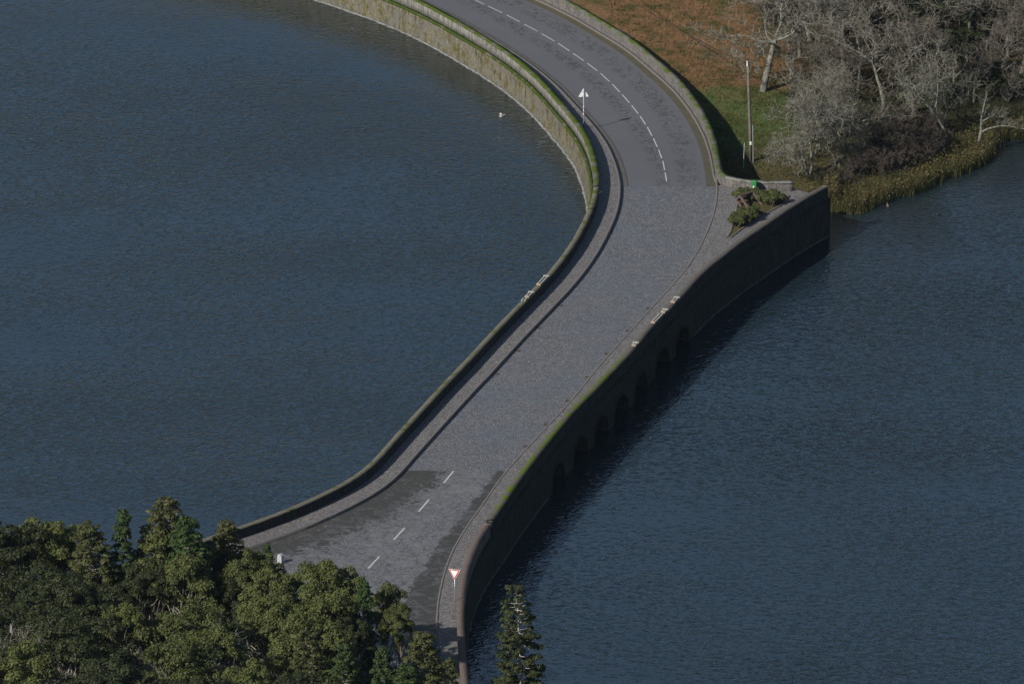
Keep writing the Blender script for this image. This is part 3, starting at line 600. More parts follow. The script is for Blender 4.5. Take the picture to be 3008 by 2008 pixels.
# leafless trees on the shore
bare = [tree_obj('bare_tree', *bare_tree(s, **kw), M['bark'], M[tw]) for s, kw, tw in (
  (1, dict(spread=1.15, trunk=.33, r=.21), 'twig'), (2, dict(spread=.8, trunk=.48, r=.155), 'twig'), (3, dict(spread=1.1, stems=3, trunk=.32, r=.19), 'twig'),
  (4, dict(spread=.9, trunk=.50, r=.17, kids=(7, 5, 5, 5, 1)), 'twig_br'), (5, dict(spread=1.2, trunk=.30, r=.17), 'twig_br'), (6, dict(spread=.7, trunk=.42, r=.13), 'twig'))]
g_b = 'leafless trees on the lake shore'
BT = [ # px, py of the foot, variant, height m, rotation, label
 (2240, 268, 0, 9.2, .4, 'big forked leafless tree standing alone beyond the top of the utility pole'),
 (2474, 215, 1, 9.6, 1.2, 'leafless tree with a side limb bent low, behind the brown thicket at the meadow edge'),
 (2593, 323, 1, 9.0, 2.4, 'pale straight-trunked leafless tree between the shrubby one and the thick-trunked one'),
 (2685, 336, 3, 10.5, .2, 'thick tall leafless trunk with its limbs starting high up'),
 (2793, 425, 5, 8.8, 3.9, 'slender pale double-stemmed leafless tree rising behind the reeds'),
 (2376, 515, 2, 8.4, .9, 'many-stemmed twisted leafless tree nearest the end of the low stone wall'),
 (2404, 440, 5, 7.5, 2.2, 'thin leafless tree just behind the many-stemmed one near the utility pole'),
 (2528, 462, 4, 8.0, 5.1, 'broad round-crowned leafless tree in the middle of the grassy bank'),
 (2466, 490, 4, 4.6, 1.1, 'low crooked leafless tree spreading over the dark shore thicket'),
 (3000, 215, 3, 9.5, 4.0, 'leaning white-barked leafless tree at the right edge of the wood'),
 (2574, 172, 1, 8.5, 3.3, 'leafless tree with a mottled trunk deep in the wood behind the straight pale one'),
 (2320, 235, 4, 5.8, 2.9, 'small brown-twigged leafless tree right of the big forked one'),
 (2944, 275, 4, 7.6, .6, 'wide low leafless tree above the reeds at the far right'),
 (2770, 372, 5, 5.2, 5.6, 'short thin leafless tree left of the slender double-stemmed one'),
 (2380, 120, 0, 8.6, 2.1, 'leafless tree behind and right of the big forked one, on the wood edge'),
 (2480, 60, 4, 8.4, 4.4, 'leafless tree at the top of the wood above the low-limbed one'),
 (2600, 40, 3, 8.8, 1.7, 'brown-crowned leafless tree at the top of the wood, near its middle'),
 (2720, 110, 0, 8.8, 5.0, 'leafless tree behind the thick tall trunk'),
 (2840, 180, 1, 9.2, .9, 'leafless tree standing behind the slender double-stemmed one'),
 (2930, 90, 4, 9.0, 2.7, 'leafless tree in the upper right of the wood behind the leaning white one'),
 (2300, 20, 5, 7.8, 1.4, 'thin leafless tree at the top edge of the meadow'),
 (2780, 20, 3, 8.6, 3.0, 'tall leafless tree at the top of the wood, right of its middle'),
 (2680, 225, 4, 6.8, 4.8, 'brown twiggy leafless tree just behind the thick tall trunk'),
 (2420, 320, 4, 6.6, .1, 'brown-purple twiggy leafless tree in the middle of the meadow edge'),
 (2860, 300, 4, 6.2, 1.9, 'rounded pale-twigged leafless tree between the slender one and the right edge'),
 (3060, 340, 4, 6.5, 3.1, 'low leafless tree leaning in from beyond the right edge'),
 (2520, 130, 5, 8.2, 2.6, 'thin leafless stem between the mottled trunk and the top of the wood'),
 (2890, -10, 0, 8.4, .7, 'leafless tree at the top right of the wood'),
 (2990, 30, 1, 8.6, 2.0, 'leafless tree in the extreme top right corner'),
 (2400, -20, 3, 7.6, 3.6, 'leafless tree at the very top of the wood, left part'),
 (2650, -60, 1, 8.6, 5.5, 'leafless tree at the very top of the wood, centre'),
 (2470, 400, 5, 6.4, 4.1, 'thin-twigged leafless tree left of the broad round-crowned one'),
]
BT += [(2350, 170, 4, 8.0, 1.0, 'bushy leafless tree filling the gap right of the big forked one'), (2520, 265, 4, 7.0, 3.5, 'brown leafless tree in front of the mottled trunk'), (2640, 130, 3, 9.2, 2.2, 'dense leafless crown above and left of the thick tall trunk'),
 (2770, 150, 4, 8.6, 4.9, 'dense brown leafless crown between the thick trunk and the slender tree'), (2880, 60, 3, 9.0, .3, 'dense leafless crown near the top right, left of the leaning white tree'), (2960, 170, 4, 8.2, 1.3, 'spreading leafless tree in front of the leaning white one'),
 (2550, -40, 4, 8.4, 2.9, 'leafless crown cut by the top of the picture, left of the wood centre'), (2740, -60, 3, 9.0, 5.2, 'leafless crown cut by the top of the picture, right of the wood centre'), (3030, 110, 4, 8.6, 3.7, 'leafless tree cut by the right edge, above the leaning white one'), (2435, 265, 4, 6.8, 4.7, 'twiggy leafless tree beside the one with the low side limb')]
for i, (px, py, v, h, rz, lab) in enumerate(BT):
    x, y, z = on_ground(px, py, mead_z); e = place(bare[v], (x, y, z), rz, h / 8.5, lab, g_b)
    if i == 0: e.scale = (h / 8.5 * 1.25, h / 8.5 * 1.25, h / 8.5)
# dead leaning tree at the water
def dead_tree():
    rg = np.random.default_rng(31); T = []; C = []
    tr = np.array([(0, 0, -.4), (.05, 0, 1.2), (.28, .1, 2.6), (.30, .1, 3.9), (.55, .15, 5.2), (.85, .2, 6.2)]); T.append((tr, np.array([.21, .18, .15, .10, .07, .04])))
    T.append((np.array([(.2, .1, 2.3), (.9, -.1, 2.75), (1.9, -.2, 3.05), (2.9, -.3, 3.1), (3.9, -.3, 2.85), (5.2, -.4, 2.75)]), np.array([.11, .09, .08, .06, .05, .02])))
    T.append((np.array([(.29, .1, 3.4), (.9, .1, 3.75), (1.7, .3, 3.8), (2.6, .4, 3.75)]), np.array([.08, .07, .05, .02])))
    for pts, rad in list(T):
        for i in range(26):
            q = rg.uniform(.35, 1) * (len(pts) - 1); j = min(int(q), len(pts) - 2); p = pts[j] + (pts[j + 1] - pts[j]) * (q - j)
            a, b, d = branch(rg, p, (rg.normal(.2, .5), rg.normal(0, .5), rg.uniform(.3, 1.2)), rg.uniform(.5, 1.3), .022, .010, 4, .25, .1); C.append((a, b))
            for _ in range(4):
                a2, b2, d = branch(rg, a[rg.integers(1, 4)], (rg.normal(0, .6), rg.normal(0, .6), rg.uniform(.2, 1)), rg.uniform(.3, .7), .012, .008, 3, .3, .1); C.append((a2, b2))
    return tube_np(T, 7), tube_np(C, 3)
x, y, z = on_ground(2873, 458, mead_z)
place(tree_obj('bare_tree', *dead_tree(), M['bark'], M['twig']), (x, y, max(z, -.2)), 0, .82, 'short dead white tree on the shore with a long branch reaching right over the water', g_b)
# shore thicket (leafless shrubs)
shr = [tree_obj('bare_shrub', *bare_tree(40 + i, H=2.6, spread=1.0, stems=5, trunk=.30, r=.06, kids=(5, 5, 4, 3)), M['shrubt'], M['shrubt']) for i in range(2)]
SB = [(2600, 470), (2640, 490), (2680, 480), (2560, 500), (2720, 470), (2610, 520), (2510, 515), (2660, 450), (2750, 440), (2440, 515), (2700, 430), (2480, 530), (2570, 440), (2350, 330), (2420, 360), (2640, 390), (2730, 385), (2330, 40), (2270, 70)]
for i, (px, py) in enumerate(SB):
    x, y, z = on_ground(px, py, mead_z)
    place(shr[i % 2], (x, y, z), i * 1.3, .75 + .35 * ((i * 37) % 10) / 10, 'brown leafless shrub in the thicket between the reeds and the bare trees' if i < 13 else 'brown leafless shrub on the meadow among the bare trees', 'leafless shrubs of the shore thicket' if i < 13 else 'leafless shrubs on the meadow', cat='shrub')

# evergreen crowns: puffs of leaves on limbs
def clumps(rg, centres, radii, per, size, flat=.8, up=.4, asp=1.7):
    C = []; D = []
    for c, r_ in zip(centres, radii):
        n = max(8, int(per * r_ * r_ / .25)); d = rg.normal(0, 1, (n, 3)); d /= np.linalg.norm(d, axis=1)[:, None]; d[:, 2] = np.where(d[:, 2] < -.3, -d[:, 2] * .6, d[:, 2])
        rr = r_ * rg.uniform(.45, 1.08, n) ** .6; C.append(c + d * rr[:, None] * [1, 1, flat]); D.append(d)
    return leaves(np.concatenate(C), np.concatenate(D), size, asp, up, rg)
def broad_tree(seed, H=8, Rr=3.1, npuff=110, per=150, size=.112, lob=5):
    rg = np.random.default_rng(seed); T = []; lobes = []
    tr, rad, d = branch(rg, (0, 0, -.5), (rg.normal(0, .08), rg.normal(0, .08), 1), H * .55, .2, .12, 5, .06, .02); T.append((tr, rad))
    for i in range(lob):
        a = 2 * math.pi * i / lob + rg.uniform(-.4, .4); q = rg.uniform(.25, .55) * Rr if i else 0; cz = H * rg.uniform(.52, .70) if i else H * .72
        lobes.append((np.array([math.cos(a) * q * 1.35, math.sin(a) * q * 1.35, cz]), Rr * rg.uniform(.48, .68), H * rg.uniform(.22, .28)))
    cs = []; rs = []
    for k_ in range(npuff):
        lc, lr, lh = lobes[k_ % lob]; d = rg.normal(0, 1, 3); d /= np.linalg.norm(d); d[2] = abs(d[2]) if rg.random() < .82 else d[2]
        p = lc + d * np.array([lr, lr, lh]) * rg.uniform(.82, 1.06); cs.append(p); rs.append(rg.uniform(.34, .72))
    for k_ in range(46):
        p = cs[rg.integers(len(cs))]; s0 = tr[rg.integers(2, 6)]; mid = (s0 + p) / 2 + rg.normal(0, .25, 3); T.append((np.array([s0, mid, s0 * .15 + p * .85]), np.array([.07, .045, .02])))
    return tube_np(T, 4), clumps(rg, cs, rs, per, size)
def conifer(seed, H=9, Rr=1.8, nb=135, size=.11, per=125, gap=0.0, power=.75, rb=(.26, .5), droop=-.06, trunk_r=.15, z0=.16):
    rg = np.random.default_rng(seed); T = []; tr, rad, d = branch(rg, (0, 0, -.5), (0, 0, 1), H + .4, trunk_r, .02, 8, .012, 0); T.append((tr, rad)); cs = []; rs = []
    for i in range(nb):
        f = z0 + (1 - z0 - .01) * ((i + rg.random()) / nb); z = f * H
        if gap and math.sin(f * 41 + seed) > 1 - gap: continue
        a = i * 2.4 + rg.uniform(-.3, .3); L = Rr * ((1 - f) ** power) * rg.uniform(.6, 1.12) + .14; q = np.array([np.interp(z, tr[:, 2], tr[:, 0]), np.interp(z, tr[:, 2], tr[:, 1]), z]); dd = np.array([math.cos(a), math.sin(a), 0])
        e = q + dd * L + [0, 0, L * (droop + .25 * f)]; T.append((np.array([q, (q + e) / 2 + [0, 0, -.05], e]), np.array([.03, .022, .012])))
        m_ = max(1, int(L / .5))
        for k_ in range(m_):
            t_ = 1 - k_ / max(m_, 1) * .62; cs.append(q + (e - q) * t_ + rg.normal(0, .08, 3)); rs.append(rg.uniform(*rb) * (1 - .35 * f))
    cs.append(np.array([tr[-1, 0], tr[-1, 1], H])); rs.append(.14); V = clumps(rg, cs, rs, per, size, .7, .5, 2.6); return tube_np(T, 4), V
BR = [tree_obj('broadleaf_tree', *broad_tree(51), M['brown'], M['leaf_y']), tree_obj('broadleaf_tree', *broad_tree(52, Rr=3.5, npuff=130, lob=6), M['brown'], M['leaf_y']),
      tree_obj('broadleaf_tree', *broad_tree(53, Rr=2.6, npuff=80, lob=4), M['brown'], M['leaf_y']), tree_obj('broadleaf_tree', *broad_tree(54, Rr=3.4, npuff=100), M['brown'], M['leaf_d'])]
CO = [tree_obj('conifer_tree', *conifer(61), M['brown'], M['leaf_g']), tree_obj('conifer_tree', *conifer(62, Rr=2.2, nb=150), M['brown'], M['leaf_b']), tree_obj('conifer_tree', *conifer(63, Rr=1.6, nb=125, power=.9), M['brown'], M['leaf_g'])]
g_c = 'conifers in the near wood'; g_e = 'evergreen broadleaf trees in the near wood'
# px, py of the top, kind, variant, height, width factor, label
FT = [
 (30, 1522, 'b', 3, 9, 1.0, 'dark broadleaf tree in the far left corner of the near wood, against the water'),
 (115, 1530, 'b', 0, 8, .9, 'olive broadleaf tree second from the left against the water'),
 (172, 1541, 'b', 2, 7.5, .7, 'small thin broadleaf tree with water showing beside it, left part of the wood edge'),
 (290, 1532, 'c', 1, 9, 1.2, 'bronze-green conifer left of the narrow pointed one'),
 (358, 1506, 'c', 2, 9.5, .85, 'narrow pointed bright-green conifer at the water edge'),
 (456, 1470, 'c', 1, 10, 1.25, 'tallest brownish conifer reaching highest over the lake'),
 (566, 1523, 'c', 0, 9.5, 1.15, 'full bright-green conifer right of the tallest one'),
 (685, 1521, 'c', 1, 8.5, 1.0, 'brownish conifer in front of the end of the lake wall'),
 (640, 1580, 'c', 0, 7.0, .8, 'small green conifer at the foot of the brownish one by the lake wall'),
 (490, 1562, 'b', 0, 8, 1.0, 'light olive broadleaf crown below the tallest conifer'),
 (545, 1640, 'b', 2, 7.5, .9, 'yellowish broadleaf crown right of the dark hollow'),
 (728, 1610, 'b', 1, 7.5, .70, 'largest bright yellow-green broadleaf crown beside the road edge'),
 (800, 1680, 'b', 0, 7, .8, 'yellow-green broadleaf tree in front of the white road marker'),
 (790, 1592, 'c', 2, 5.5, .8, 'small dark conifer tip poking up by the pavement end'),
 (955, 1655, 'b', 2, 7.5, .95, 'olive broadleaf crown reaching furthest onto the asphalt'),
 (1015, 1672, 'b', 0, 7, .75, 'olive broadleaf crown overhanging the dashed line'),
 (925, 1715, 'b', 2, 7.5, .9, 'rounded bright broadleaf crown near the middle of the wood'),
 (1135, 1722, 'b', 2, 7.0, .65, 'grey-green broadleaf tree at the right end of the wood by the road'),
 (1175, 1785, 'b', 2, 6.0, .60, 'small grey-green broadleaf tree closest to the road surface'),
 (1060, 1705, 'c', 0, 7.5, .8, 'green conifer between the two crowns at the asphalt edge'),
 (560, 1768, 'b', 1, 8, .95, 'wide broadleaf crown with pale bare branches in the middle of the wood'),
 (366, 1772, 'b', 0, 8, .75, 'bright olive broadleaf crown left of the wide one with bare branches'),
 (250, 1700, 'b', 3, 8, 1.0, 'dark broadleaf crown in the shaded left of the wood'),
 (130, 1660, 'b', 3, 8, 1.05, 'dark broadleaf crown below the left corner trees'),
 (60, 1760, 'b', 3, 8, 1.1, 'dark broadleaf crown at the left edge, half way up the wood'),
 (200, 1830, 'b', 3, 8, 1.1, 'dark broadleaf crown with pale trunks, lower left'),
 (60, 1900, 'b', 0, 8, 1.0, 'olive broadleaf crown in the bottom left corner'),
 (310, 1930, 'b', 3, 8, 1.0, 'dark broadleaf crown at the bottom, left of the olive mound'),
 (520, 1880, 'b', 0, 8, 1.0, 'olive mound-shaped broadleaf crown at the bottom of the wood'),
 (640, 1850, 'b', 2, 7.5, .9, 'yellowish broadleaf crown right of the bare-branched one'),
 (800, 1755, 'b', 1, 7.5, .85, 'broadleaf crown with a pale limb, below the largest bright one'),
 (900, 1800, 'b', 0, 8, .9, 'bright broadleaf crown in the centre right of the wood'),
 (920, 1850, 'c', 1, 8, 1.1, 'bronze conifer between the bright crown and the young green conifers'),
 (740, 1950, 'b', 2, 7, .8, 'small broadleaf crown at the bottom centre of the wood'),
 (996, 1895, 'c', 0, 8, 1.0, 'leftmost of the young green conifers at the bottom'),
 (1053, 1930, 'c', 2, 7, 1.2, 'short bright-green conifer between two young ones at the bottom'),
 (1138, 1898, 'c', 0, 7.5, .95, 'pointed young green conifer, right of the short bright one'),
 (1245, 1843, 'c', 1, 8.5, 1.25, 'bushy bronze-green conifer covering the pavement edge'),
 (1300, 1935, 'c', 1, 7.5, .85, 'bushy conifer leaning against the near end of the parapet'),
 (1205, 1955, 'c', 0, 7.5, 1.3, 'green conifer at the bottom between the bushy ones'),
 (870, 1985, 'b', 3, 7, .9, 'dark broadleaf crown cut by the bottom of the picture, centre left'),
 (620, 1985, 'b', 3, 7, 1.0, 'dark broadleaf crown cut by the bottom of the picture, below the yellowish one'),
 (430, 1640, 'b', 3, 7, .8, 'dark broadleaf crown inside the hollow below the narrow conifer'),
 (690, 1700, 'b', 3, 6, .8, 'dark broadleaf crown in the gap left of the largest bright one'),
 (1030, 1800, 'b', 3, 6, .7, 'dark broadleaf crown in the deep shade behind the young conifers'),
]
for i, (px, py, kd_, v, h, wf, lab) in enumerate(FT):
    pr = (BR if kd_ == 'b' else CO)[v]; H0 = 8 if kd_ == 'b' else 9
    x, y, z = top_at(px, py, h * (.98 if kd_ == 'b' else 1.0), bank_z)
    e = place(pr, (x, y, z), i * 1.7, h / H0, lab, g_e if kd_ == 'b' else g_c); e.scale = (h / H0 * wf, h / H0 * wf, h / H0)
for i, (px, py, h, lab) in enumerate(((590, 1835, 7.5, 'pale bare-branched tree among the green crowns in the middle of the near wood'), (440, 1885, 6.5, 'smaller pale bare-branched tree below the olive crowns, left of the middle one'), (150, 1800, 8.0, 'bare-branched tree in the dark left part of the near wood'), (845, 1850, 6.0, 'bare-branched small tree under the bright crowns, right of the middle'))):
    x, y, z = top_at(px, py, h, bank_z); place(bare[2], (x, y, z), i * 1.9 + .5, h / 8.5, lab, 'bare trees inside the near wood')
# lone conifer by the water on the right
lone = tree_obj('conifer_tree', *conifer(77, H=12, Rr=2.0, nb=170, gap=.12, rb=(.26, .48), per=170, size=.11, power=.55, trunk_r=.17, z0=.1), M['paleb'], M['leaf_l'])
x, y, z = top_at(1535, 1722, 12, lambda a, b: .4 if b < 640 else -50); place(lone, (x, y, .4), .3, 1, 'lone slim conifer with pale trunk standing right of the bridge in front of the water', None)
# dark evergreens inside the far wood
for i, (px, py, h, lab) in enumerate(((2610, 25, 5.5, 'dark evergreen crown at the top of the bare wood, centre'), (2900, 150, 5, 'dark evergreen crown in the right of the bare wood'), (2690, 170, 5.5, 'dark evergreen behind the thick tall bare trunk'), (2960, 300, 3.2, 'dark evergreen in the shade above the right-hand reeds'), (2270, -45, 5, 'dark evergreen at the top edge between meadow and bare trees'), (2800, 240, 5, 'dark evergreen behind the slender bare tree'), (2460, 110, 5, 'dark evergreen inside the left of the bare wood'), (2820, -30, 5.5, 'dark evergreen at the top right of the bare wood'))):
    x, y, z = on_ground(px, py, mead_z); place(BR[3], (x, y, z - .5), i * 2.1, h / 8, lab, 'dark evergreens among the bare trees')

# ------------------------------------------------------------------ ground cover (uncountable)
def scatter(name, P, z, h, wd, mat, lean=.3, label=None, cat=None, rg=RNG):
    n = len(P); a = rg.uniform(0, 6.28, n); L = np.stack([np.cos(a), np.sin(a)], -1) * wd * .5; b = rg.normal(0, lean, (n, 2)) * h[:, None]
    V = np.zeros((n, 3, 3)); V[:, 0] = np.c_[P - L, z]; V[:, 1] = np.c_[P + L, z]; V[:, 2] = np.c_[P + b, z + h]
    return obj(name, mesh_np(name, V.reshape(-1, 3), np.arange(3 * n).reshape(n, 3), mat))
rg = np.random.default_rng(5)
# meadow tufts
P = np.c_[rg.uniform(8, 60, 90000), rg.uniform(744, 830, 90000)]
P = P[(P[:, 0] > xof(KD, P[:, 1]) + .8) & ((P[:, 1] > 752) | (P[:, 0] > 16.5))]; z = lawn_z(P); k_ = z > .05; P = P[k_]; z = z[k_]
tag(scatter('meadow_grass', P, z - .02, rg.uniform(.08, .28, len(P)), .10, M['lawn'], .6), 'short tangled green and russet grass of the meadow', 'grass', kind='stuff')
# reeds along the shore
S = resample(SH[1:], .25, .4); i_ = rg.integers(0, len(S), 42000); NS = normals(S); off = np.abs(rg.normal(0, 1, len(i_))) * 1.15 - .7
P = S[i_] + NS[i_] * off[:, None] + rg.normal(0, .25, (len(i_), 2)); cl = np.sin(P[:, 0] * 1.9) * np.sin(P[:, 1] * .8 + 1) + rg.normal(0, .5, len(P)); P = P[cl > -.7]; z = np.maximum(lawn_z(P), -.05)
extra = at(np.c_[rg.uniform(2345, 2460, 9000), rg.uniform(545, 600, 9000)], .6); P = np.vstack([P, extra[extra[:, 0] > xof(EF, np.minimum(extra[:, 1], EF[-1, 1])) + .1]]); z = np.r_[z, np.full(len(P) - len(z), .5)]
k_ = ~((P[:, 0] < EF[-1, 0] + .5) & (P[:, 1] < EF[-1, 1] + 1.5)); P = P[k_]; z = z[k_]; hh = rg.uniform(.5, 1.35, len(P))
reed = scatter('reed_bed', P, z, hh, .05, M['reed'], .16); tag(reed, 'ochre and olive reeds along the shore right of the plaza', 'reeds', kind='stuff')
q = rg.random(len(P)) < .55; Ch = np.c_[P[q] + rg.normal(0, .1, (q.sum(), 2)), z[q] + hh[q] * rg.uniform(.75, 1.0, q.sum())]
rh = obj('reed_heads', mesh_np('reed_heads', *leaves(Ch, rg.normal(0, 1, (len(Ch), 3)), .09, 1.9, .3, rg), M['reedh']), reed)
# undergrowth on the near bank
P = np.c_[rg.uniform(-60, -2, 60000), rg.uniform(600, 662, 60000)]; P = P[P[:, 0] < xsouth(P[:, 1]) - .3]; z = near_z(P); k_ = z > .4; P = P[k_]; z = z[k_]
C_ = np.c_[P, z + rg.uniform(0, .8, len(P))]; tag(obj('undergrowth', mesh_np('undergrowth', *leaves(C_, np.tile([0, 0, 1.], (len(C_), 1)), .25, 1.8, .4, rg), M['leaf_d'])), 'dark leafy undergrowth beneath the near trees', 'undergrowth', kind='stuff')

# ------------------------------------------------------------------ shrubs on the plaza
def hedge(loc, pts, h, flat, seed, label, trunk=True):
    rg = np.random.default_rng(seed); e = empty('clipped_shrub', loc, label=label, cat='shrub', group='clipped shrubs in the plaza bed'); cs = []; rs = []
    for (x, y, r_) in pts:
        for _ in range(int(46 * r_)):
            a = rg.uniform(0, 6.28); q = r_ * math.sqrt(rg.random()); cs.append(np.array([x + math.cos(a) * q, y + math.sin(a) * q, h * rg.uniform(.35, .80)])); rs.append(rg.uniform(.20, .34))
    obj('foliage', mesh_np('foliage', *clumps(rg, cs, rs, 700, .070, .75), M['hedge']), e)
    T = [branch(rg, (rg.normal(0, .05), rg.normal(0, .05), -.05), (math.cos(a), math.sin(a), 1.3), h * .75, .045, .015, 4, .12, .05)[:2] for a in np.linspace(0, 6.28, 7)[:6]]
    obj('trunk', mesh_np('trunk', *tube_np(T, 5), M['shrubt']), e); return e
def P3(px, py, dz=.15): g = atr([(px, py)], dz)[0]; return float(g[0]), float(g[1]), float(zr(g[1])) + dz
l = P3(2267, 606); hedge(l, [(-2.2, 2.0, .6), (-1.5, 1.6, .8), (-.6, 1.3, .9), (.2, 1.0, .75), (-.1, .4, .5)], .82, 1, 1, 'larger flat-topped clipped shrub behind the timber board, by the green bin')
l = P3(2163, 668); hedge(l, [(0, .3, .5), (.4, 1.1, .65), (.9, 1.9, .7), (1.2, 2.5, .5)], .85, 1, 2, 'smaller clipped shrub in front of the timber board, at the narrow end of the bed')

# ------------------------------------------------------------------ wheelie bin
def bin_():
    x, y, z = P3(2215, 567, .13); e = empty('wheelie_bin', (x, y, z), R(-12), 'green wheelie bin standing against the low stone wall on the plaza', 'bin'); e.scale = (.76, .76, .93)
    m = MB(); V = []; 
    for zz, a, b in ((.09, .20, .22), (.12, .21, .23), (.95, .27, .31), (1.0, .29, .33)):
        V += [(a, -b, zz), (a, b, zz), (-a, b, zz), (-a, -b, zz)]
    F = [(3, 2, 1, 0), (12, 13, 14, 15)] + [(l * 4 + i, l * 4 + (i + 1) % 4, l * 4 + 4 + (i + 1) % 4, l * 4 + 4 + i) for l in range(3) for i in range(4)]; m.add(V, F); m.box((0, -.33, .80), (.50, .02, .05)); m.build('body', M['green'], e)
    m = MB().box((0, -.02, 1.035), (.60, .68, .05), bev=.04).box((0, -.05, 1.07), (.46, .46, .03), bev=.03); o = m.build('lid', M['dgreen'], e)
    MB().tube([(-.24, .36, .98), (-.24, .44, .99), (.24, .44, .99), (.24, .36, .98)], .018, 6).build('handle', M['dgreen'], e)
    for s in (-1, 1): MB().tube([(s * .25, .27, .11), (s * .31, .27, .11)], .11, 14).build('wheel', M['black'], e)
    MB().box((0, -.292, .60), (.16, .006, .16)).build('printed_label', M['white'], e); MB().box((.0, -.275, .42), (.13, .006, .05)).build('printed_label', M['white'], e); MB().box((.03, -.255, .27), (.12, .006, .05)).build('printed_label', M['white'], e)
bin_()
# ------------------------------------------------------------------ slanted timber information board
def board():
    x, y, z = P3(2187, 598); e = empty('information_board', (x, y, z), R(46), 'brown timber information board with a slanted grey panel beside the clipped shrubs', 'board')
    from mathutils import Matrix
    tilt = Matrix.Rotation(R(-50), 4, 'X').to_3x3(); o0 = Vector((0, 0, .62)); W_, D_ = 1.6, .70
    def T_(p): return tilt @ Vector(p) + o0
    for cx, cy, sx, sy in ((0, -D_ / 2 + .09, W_, .18), (0, D_ / 2 - .09, W_, .18), (-W_ / 2 + .1, 0, .2, D_ - .36), (W_ / 2 - .1, 0, .2, D_ - .36)):
        MB().box(T_((cx, cy, 0)), (sx, sy, .12), tilt, .01).build('frame_rail', M['wood'], e)
    MB().box(T_((0, 0, .01)), (W_ - .4, D_ - .36, .05), tilt).build('panel', M['white'], e)
    for sx in (-1, 1):
        for sy in (-1, 1):
            top = T_((sx * (W_ / 2 - .08), sy * (D_ / 2 - .08), -.06)); L = top.z / (tilt @ Vector((0, 0, 1))).z + .05; mid = top - tilt @ Vector((0, 0, L / 2))
            MB().box(mid, (.15, .15, L), tilt, .01).build('post', M['wood'], e)
board()
# stone block beside the board
x, y, z = P3(2225, 625); tag(MB().box((0, 0, .15), (.22, .30, .34), None, .05).build('kerb_block', M['kerb'], None, (x, y, z)), 'short grey stone block at the corner of the small clipped shrub', 'stone')

# ------------------------------------------------------------------ signs
def sign_post(e, h, r_=.035, mat='steel'): MB().tube([(0, 0, -.05), (0, 0, h)], r_, 10).build('post', M[mat], e, smooth=True)
def tri(side, r_, down, yoff, th, mat, name, e, zc, hole=0):
    pts = []
    R0 = side / math.sqrt(3); c = R0 - 2 * r_
    for k_ in range(3):
        a = math.pi / 2 + k_ * 2 * math.pi / 3 + (math.pi if down else 0); cx, cz = math.cos(a) * c, math.sin(a) * c
        for j in range(5): b = a - math.pi / 3 + j * math.pi / 6; pts.append((cx + math.cos(b) * r_, cz + math.sin(b) * r_))
    n = len(pts); V = [(x, yoff, z + zc) for x, z in pts] + [(x, yoff + th, z + zc) for x, z in pts]
    F = [tuple(range(n)), tuple(range(n, 2 * n))[::-1]] + [(i, n + i, n + (i + 1) % n, (i + 1) % n) for i in range(n)]
    m = MB(); m.add(V, F); return m.build(name, M[mat], e)
x, y, z = P3(1336, 1796, .135)
e = empty('yield_sign', (x, y, z), R(-22), 'yield sign, white triangle with red border, on a steel post on the near right pavement', 'road sign', 'triangular road signs')
sign_post(e, 3.12); zc = 2.84
tri(.90, .05, True, -.075, .02, 'white', 'sign_plate', e, zc); b1 = tri(.83, .04, True, -.081, .005, 'red', 'red_border', e, zc); b2 = tri(.60, .02, True, -.087, .005, 'white', 'white_centre', e, zc)
MB().box((0, -.088, 3.06), (.15, .012, .10)).build('bracket', M['steel'], e)
for zz in (1.9, 2.05, 2.2): MB().tube([(0, 0, zz), (0, 0, zz + .06)], .043, 10).build('post_band', M['white'], e)
x, y, z = P3(1714.5, 379, .135)
e = empty('warning_sign', (x, y, z), R(8), 'triangular sign seen from behind on a post beside the left parapet', 'road sign', 'triangular road signs')
MB().tube([(0, 0, -.05), (0, 0, 3.33)], .045, 10).build('post', M['grey2'], e, smooth=True)
tri(.84, .04, False, .06, .02, 'white', 'sign_plate', e, 2.86)
for zz in (2.70, 3.05): MB().box((0, .045, zz), (.30, .03, .04)).build('bracket', M['steel'], e)
for zz in (1.2, 1.5, 1.8): MB().tube([(0, 0, zz), (0, 0, zz + .07)], .052, 10).build('post_band', M['white'], e)

# ------------------------------------------------------------------ utility pole, stay rod, cable
x, y, z = on_ground(2206, 475, mead_z)
e = empty('utility_pole', (x, y, z), 0, 'tall grey wooden utility pole standing on the grass beyond the plaza wall', 'pole')
hp = 8.1; MB().tube([(0, 0, -.3), (-.08, 0, 2.5), (-.20, 0, 5.5), (-.30, 0, hp)], [.135, .13, .115, .10], 12).build('pole', M['pole'], e, smooth=True)
MB().tube([(.17, -.05, -.1), (.12, -.05, 3.0)], .03, 6).build('conduit', M['grey2'], e); MB().box((-.05, -.135, 1.55), (.14, .02, .28)).build('number_plate', M['white'], e)
MB().box((-.36, -.10, hp - .15), (.09, .10, .28)).tube([(-.36, -.1, hp + .02), (-.36, -.1, hp + .14)], .05, 8).build('insulator', M['white'], e); MB().box((-.30, -.02, hp - .05), (.55, .06, .07)).build('crossarm', M['iron'], e)
tp = Vector((x - .36, y - .1, z + hp - .1)); g0 = at([(1874, 17)], 8.0)[0]; d = (Vector((g0[0], g0[1], 8.0)) - tp); far = tp + d * 2.2; far.z = tp.z + .4
pts = [tp.lerp(far, t_) + Vector((0, 0, -4 * 1.0 * t_ * (1 - t_))) for t_ in np.linspace(0, 1, 24)]
tag(MB().tube(pts, .028, 5).build('overhead_cable', M['cable']), 'thin dark overhead cable running from the utility pole up over the russet grass', 'cable')
